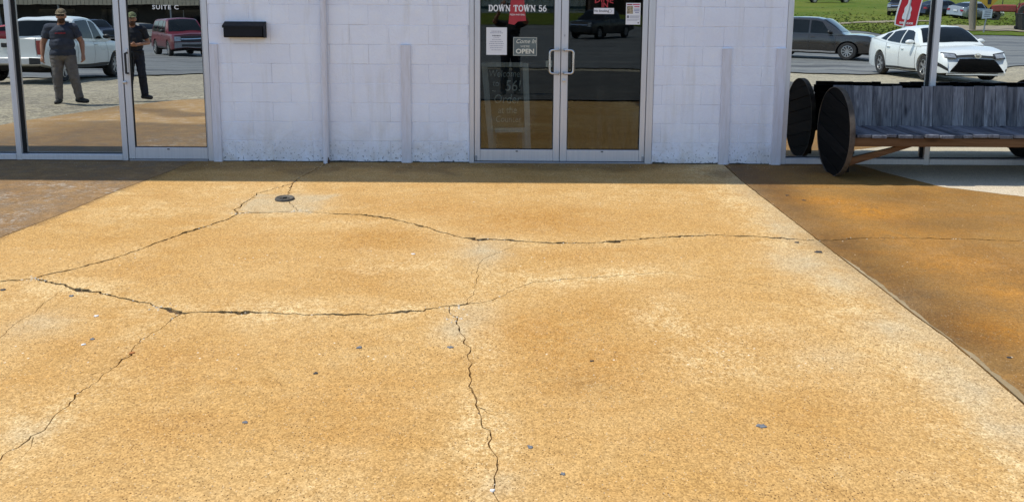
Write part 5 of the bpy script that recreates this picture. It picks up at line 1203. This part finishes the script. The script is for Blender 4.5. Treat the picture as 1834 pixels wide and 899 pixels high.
    m = MB(); m.box(hd.x-.024, hd.x+.024, hd.y+.080, hd.y+.089, hd.z-.066, hd.z-.056, .003); m.build('mouth', pmat('lip', (.28, .09, .07)), t)
    if beard:
        m = MB(); ellipsoid(m, (hd.x, hd.y+.030, hd.z-.078), .066, .072, .062, 16); m.v = [(x, y, min(z, hd.z-.045+.03*abs(x-hd.x)/.06)) for x, y, z in m.v]; m.build('beard', beard, t, smooth=60)
    if extras: extras(t, V)
    t.scale = (size,)*3
    return t
G_TEE = pmat('charcoal_blue_tee', (.055, .066, .092), (.035, .042, .062), 6, .9, bump=.2); G_PANT = pmat('grey_sweatpants', (.19, .175, .165), (.14, .128, .12), 7, .95, bump=.25)
B_TEE = pmat('black_navy_tee', (.012, .015, .022), (.02, .024, .032), 6, .9, bump=.2); D_JEAN = pmat('dark_jeans', (.010, .012, .022), (.02, .024, .038), 12, .9, bump=.25); B_SHOE = pmat('black_shoe', (.02, .019, .018), (.035, .032, .03), 14, .6)
def ex1(t, V):
    text_mesh('shirt_print', 'RED', .001, M_RED, t, (0, 0, 0)) if False else None
    m = MB(); c = V['chest']
    for i in range(7): m.box(c.x-.085+i*.026, c.x-.085+i*.026+.018, c.y+.158, c.y+.168, c.z+.02, c.z+.045)
    m.build('shirt_print', M_RED, t)
    g = MB(); h = V['head']; g.box(h.x-.066, h.x-.006, h.y+.094, h.y+.102, h.z+.002, h.z+.034, .004); g.box(h.x+.006, h.x+.066, h.y+.094, h.y+.102, h.z+.002, h.z+.034, .004); g.box(h.x-.006, h.x+.006, h.y+.095, h.y+.101, h.z+.02, h.z+.028)
    g.build('sunglasses', M_TRIMBLK, t)
J1 = dict(hip=(0, 0, .97), chest=(.0, .0, 1.30), neck=(.0, -.01, 1.50), head=(.01, .02, 1.655), lsh=(-.20, -.01, 1.435), rsh=(.20, -.01, 1.435), lel=(-.315, -.02, 1.15), rel=(.325, -.03, 1.16), lwr=(-.33, .05, .91), rwr=(.345, .04, .93), lpalm=(1, 0, 0), rpalm=(-1, 0, 0), lcurl=.7, rcurl=.6,
          lhip=(-.10, 0, .93), rhip=(.10, 0, .93), lkn=(-.12, .03, .50), rkn=(.17, .04, .50), lan=(-.12, .0, .08), ran=(.23, -.02, .08), ltoe=(-.16, .20, .03), rtoe=(.40, .10, .03))
figure('person', 'person in charcoal tee and grey sweatpants standing with arms down, mirrored before the pickup', (-8.08, -5.85, gz(-8, -5.85)), (.35, .94), J1, 1.22, G_TEE, G_PANT, B_SHOE, cap_mat=camo('tan_camo', (.20, .14, .08), (.10, .075, .045), (.33, .26, .16)), beard=pmat('ginger_beard', (.10, .045, .02), (.06, .028, .014), 60, .9, bump=.6), extras=ex1, size=.95)
def ex2(t, V):
    c = (V['lwr']+V['rwr'])/2; MB().box(c.x-.02, c.x+.055, c.y+.045, c.y+.055, c.z+.0, c.z+.13, .004).build('phone', M_TRIMBLK, t)
    MB().box(-.20, .20, -.148, .148, .985, 1.02, .06).build('belt', M_TRIMBLK, t)
J2 = dict(hip=(0, 0, .97), chest=(-.0, -.0, 1.30), neck=(-.0, .0, 1.50), head=(.01, .03, 1.65), lsh=(-.19, 0, 1.44), rsh=(.19, 0, 1.44), lel=(-.29, -.03, 1.17), rel=(.285, -.03, 1.17), lwr=(-.075, .19, 1.15), rwr=(.085, .19, 1.15), lpalm=(0, 0, 1), rpalm=(0, 0, 1), lcurl=.9, rcurl=.9,
          lhip=(-.09, 0, .93), rhip=(.09, 0, .93), lkn=(-.11, .04, .50), rkn=(.13, .05, .50), lan=(-.14, .0, .08), ran=(.16, .0, .08), ltoe=(-.20, .20, .03), rtoe=(.30, .16, .03))
figure('person', 'person in black tee and dark jeans holding a phone, mirrored in the SUITE C door', (-7.25, -6.85, gz(-7.1, -6.85)), (.45, .9), J2, 1.03, B_TEE, D_JEAN, B_SHOE, cap_mat=camo('green_camo', (.12, .15, .06), (.24, .25, .13), (.05, .06, .03)), beard=pmat('short_beard', (.10, .05, .03), (.07, .035, .02), 60, .9, bump=.5), extras=ex2, size=.93)
zc = gz(0, -8.33); k_ = 1.64-zc
J3 = dict(hip=(.0, 0, 1.0), chest=(.0, .0, 1.36), neck=(.01, .01, 1.57), head=(.06, .06, 1.72), lsh=(-.19, .01, 1.50), rsh=(.19, .01, 1.50), lel=(-.33, .17, 1.55), rel=(.33, .17, 1.52), lwr=(-.115, .315, k_-.03), rwr=(.115, .315, k_-.03), lpalm=(0, -1, .3), rpalm=(0, -1, .3), lcurl=.9, rcurl=.9,
          lhip=(-.10, 0, .96), rhip=(.10, 0, .96), lkn=(-.12, .04, .52), rkn=(.12, .05, .52), lan=(-.14, .0, .08), ran=(.14, .0, .08), ltoe=(-.18, .20, .03), rtoe=(.20, .20, .03))
def ex3(t, V):
    MB().box(-.075, .075, .318, .328, k_-.037, k_+.037, .004).build('phone', M_TRIMBLK, t)
J3['lwr'] = (-.175, .300, k_-.03); J3['rwr'] = (.175, .300, k_-.03); J3['lel'] = (-.34, .10, 1.56); J3['rel'] = (.34, .10, 1.54)
figure('person', 'person in dark clothes taking the photo, mirrored in the left entrance door', (0, -8.33, zc), (0, 1), J3, 1.10, pmat('dark_grey_tee', (.03, .03, .034), (.02, .02, .024), 6, .9, bump=.2), D_JEAN, B_SHOE, cap_mat=None, extras=ex3)

# ------------------------------------------------------------------ across the street
M_TINS = pmat('tan_metal_siding', (.34, .29, .20), (.27, .23, .16), 1.5, .6); M_BW = pmat('white_metal_siding', (.66, .68, .68), (.58, .60, .60), 1.2, .5); M_BLUE = pmat('blue_band', (.03, .10, .14), (.025, .08, .11), 2, .5); M_WIN = M_CARGLASS
t = empty('canopy_shop', (-40, -63, -1.5)); tag(t, 'long tan sided shop with a dark open front across the street', 'building')
m = MB(); m.box(-34, 26, -12, -5.0, 0, 5.2); m.build('wall', pmat('dark_shop_front', (.035, .033, .032), (.055, .05, .045), 2, .8), t)
m = MB(); m.box(-34, 26, -5.0, 0, 3.05, 3.25); m.build('canopy_deck', M_DARK, t)
k = 0
for i in range(150): m = None
fas = MB()
for i in range(150): fas.box(-34+i*.4, -34+i*.4+.36, .0, .03, 2.95, 4.6)
fas.box(-34, 26, -.1, 0, 2.95, 4.6); fas.build('fascia', M_TINS, t)
for i in range(12): MB().box(-33+i*5.2, -33+i*5.2+.12, -.5, -.38, 0, 3.04).build('canopy_post', pmat('grey_post', (.30, .30, .30)), t)
for i in range(9):
    f = MB().box(-31+i*6.2, -31+i*6.2+3.6, -5.02, -4.96, .6, 2.5).build('window', M_WIN, t); MB().box(-31+i*6.2+1.76, -31+i*6.2+1.84, -4.955, -4.92, .6, 2.5).build('mullion', M_ALU_D, f)
MB().box(-35, 27, -12.2, .2, 5.2, 5.4).build('roof', M_ROOF, t)
t = empty('white_metal_building', (4, -96, .3)); tag(t, 'white metal building with a blue band across the street', 'building')
MB().box(-22, 6.0, -14, 0, -.5, 6.2).build('wall', M_BW, t); MB().box(-22.02, 6.02, -14.02, .03, .9, 1.25).build('blue_band', M_BLUE, t)
for i in range(28): MB().box(-22+i, -22+i+.06, .0, .045, 1.26, 6.1).build('siding_rib', M_BW, t)
MB().box(-22.3, 6.3, -14.3, .3, 6.2, 6.5).build('roof', M_ROOF, t)
MB().box(1.0, 2.2, .0, .06, -.5, .85).build('door', M_ALU_D, t); MB().box(-12, -8.5, .0, .06, 2.3, 5.0).build('window', M_WIN, t)
t = empty('dark_brick_shop', (16, -92, .3)); tag(t, 'dark fronted shop beside the white metal building', 'building')
MB().box(-5.7, 14, -14, 0, -.6, 5.0).build('wall', pmat('dark_brick', (.06, .035, .03), (.10, .06, .05), 3, .9), t); MB().box(-5.9, 14.2, -14.2, .25, 5.0, 5.3).build('roof', M_ROOF, t)
for i in range(4): MB().box(-4.6+i*4.5, -1.6+i*4.5, .0, .05, .5, 2.6).build('window', M_WIN, t)

t = empty('drink_banner', (24.25, -39.6, gz(24.6, -39.6))); tag(t, 'red drink banner with a white bottle, mirrored above the white sedan', 'banner')
M_BRED = pmat('red_banner_cloth', (.55, .012, .022), (.48, .01, .02), 3, .6); t.rotation_euler = (0, R(8), R(8))
MB().box(-.54, .54, -.012, .012, .62, 3.25).build('cloth', M_BRED, t)
fr_ = MB(); fr_.box(-.60, -.54, -.02, .02, .56, 3.31); fr_.box(.54, .60, -.02, .02, .56, 3.31); fr_.box(-.54, .54, -.02, .02, .56, .62); fr_.box(-.54, .54, -.02, .02, 3.25, 3.31); fr_.build('white_edge', WHT, t)
bt = [(0, .95), (.16, .95), (.20, 1.02), (.20, 1.22), (.16, 1.36), (.19, 1.52), (.18, 1.62), (.09, 1.80), (.065, 1.95), (.065, 2.12), (.08, 2.13), (.08, 2.18), (0, 2.18)]
MB().prism([(x, z) for x, z in bt]+[(-x, z) for x, z in bt[::-1][1:-1]], 'y', .013, .020).build('bottle_print', WHT, t, (-.10, 0, 0))
text_mesh('headline', 'Ice Cold', .27, WHT, t, (0, .016, 2.02+.32), rot=(R(90), 0, R(180)), offset=.008); text_mesh('footer', 'SOLD HERE', .14, WHT, t, (0, .016, .76), rot=(R(90), 0, R(180)), offset=.006)
MB().tube([(-.1, -.05, -.2), (-.05, -.05, 3.2)], .09, 12).build('post', pmat('white_post', (.62, .60, .56), (.5, .48, .45), 6, .7), t, smooth=50)
t = empty('utility_pole', (30.2, -42.6, gz(30.2, -42.6))); tag(t, 'grey wooden utility pole on the grass edge mirrored right of the window post', 'pole')
MB().tube([(0, 0, -.3), (.02, 0, 4), (.05, 0, 9.5)], [.19, .17, .12], 14).build('pole', pmat('pole_wood', (.24, .21, .17), (.16, .14, .115), 6, .9, stretch=(6, 6, .4), bump=.4), t, smooth=50)
MB().box(-1.2, 1.2, -.22, -.12, 8.6, 8.75).build('cross_arm', pmat('pole_wood', (.2, .2, .2)), t)
for s in (-1, 0.4, 1): MB().lathe([(0, 0), (.05, 0), (.06, .05), (.04, .12), (0, .14)], 'z', 12, (s*1.05, -.17, 8.751)).build('insulator', M_ALU_D, t, smooth=40)
MB().tube([(.21, .02, -.2), (.20, .02, 2.4)], .05, 10).build('wire_guard', pmat('yellow_guard', (.45, .30, .03)), t, smooth=50)
t = empty('warning_sign', (30.1, -41.0, gz(30.1, -41.0))); tag(t, 'yellow diamond warning sign with a white plate below on a thin post', 'road sign')
MB().box(-.03, .03, -.03, .03, -.2, 3.0).build('post', M_ALU_D, t); M_YEL = pmat('yellow_sign', (.55, .32, .02), (.48, .28, .02), 4, .5)
MB().prism([(0, 1.62), (.6, 2.22), (0, 2.82), (-.6, 2.22)], 'y', .031, .040).build('diamond', M_YEL, t); MB().prism([(-.10, 1.9), (.10, 1.9), (.10, 2.3), (.22, 2.3), (0, 2.6), (-.22, 2.3), (-.10, 2.3)], 'y', .041, .045).build('arrow', M_TRIMBLK, t)
MB().box(-.30, .30, .031, .040, .98, 1.56).build('plate', pmat('white_sign', (.55, .60, .64), (.48, .52, .56), 4, .5), t)
k = MB(); [k.box(-.2, .2, .041, .044, 1.08+i*.12, 1.13+i*.12) for i in range(4)]; k.build('plate_print', INK, t)
t = empty('bin', (34.0, -43.2, gz(34, -43.2)+.13)); tag(t, 'black wheeled bin at the street edge mirrored at the far right', 'bin')
MB().prism([(-.27, 0), (.27, 0), (.36, 1.0), (-.36, 1.0)], 'y', -.36, .36).build('body', M_TRIMBLK, t); MB().box(-.39, .39, -.42, .40, 1.001, 1.08, .03).build('lid', M_TRIMBLK, t)
for s in (-1, 1): MB().lathe([(0, -.03), (.11, -.03), (.11, .03), (0, .03)], 'x', 16, (s*.30, -.38, .11)).build('wheel', M_TYRE, t, smooth=40)
t = empty('red_tractor', (41.0, -55.2, gz(41, -55.2))); tag(t, 'faded red tractor parked on the grass mirrored at the far right', 'tractor'); t.rotation_euler = (0, 0, R(25))
M_RUST = pmat('faded_red_paint', (.24, .035, .03), (.17, .04, .03), 5, .7)
MB().box(-1.7, .2, -.36, .36, .75, 1.35, .08).build('hood', M_RUST, t); MB().box(-1.72, -1.69, -.30, .30, .8, 1.28).build('grille', M_TRIMBLK, t); MB().box(.2, 1.3, -.40, .40, .55, 1.05, .05).build('transmission', M_RUST, t)
for s in (-1, 1):
    MB().prism([(.35, .95), (.5, 1.45), (1.0, 1.62), (1.5, 1.45), (1.6, .95), (1.45, .95), (1.35, 1.35), (1.0, 1.5), (.6, 1.35), (.5, .95)], 'y', s*.62-.2, s*.62+.2).build('fender', M_RUST, t)
    MB().lathe([(.35, -.18), (.66, -.2), (.72, -.1), (.72, .1), (.66, .2), (.35, .18), (.35, -.18)], 'y', 28, (.95, s*.75, .72)).build('rear_wheel', M_TYRE, t, smooth=40); MB().lathe([(.18, -.08), (.34, -.09), (.36, 0), (.34, .09), (.18, .08), (.18, -.08)], 'y', 24, (-1.4, s*.62, .36)).build('front_wheel', M_TYRE, t, smooth=40)
    MB().lathe([(0, -.06), (.36, -.1), (.36, .1), (0, .06)], 'y', 20, (.95, s*.75, .72)).build('wheel_disc', M_RUST, t, smooth=40)
MB().box(.75, 1.2, -.25, .25, 1.15, 1.25, .03).build('seat', M_TRIMBLK, t); MB().box(1.15, 1.22, -.25, .25, 1.25, 1.6, .03).build('seat_back', M_TRIMBLK, t)
MB().tube([(-.9, .15, 1.34), (-.9, .15, 1.95)], .035, 10).build('exhaust_pipe', M_TRIMBLK, t); MB().tube([(.2, 0, 1.3), (.5, 0, 1.55)], .02, 8).build('steering_column', M_TRIMBLK, t)
MB().tube([(.48+.02*math.cos(a), .2*math.sin(a), 1.56+.2*math.cos(a)) for a in np.linspace(0, 2*math.pi, 20)], .014, 6).build('steering_wheel', M_TRIMBLK, t)
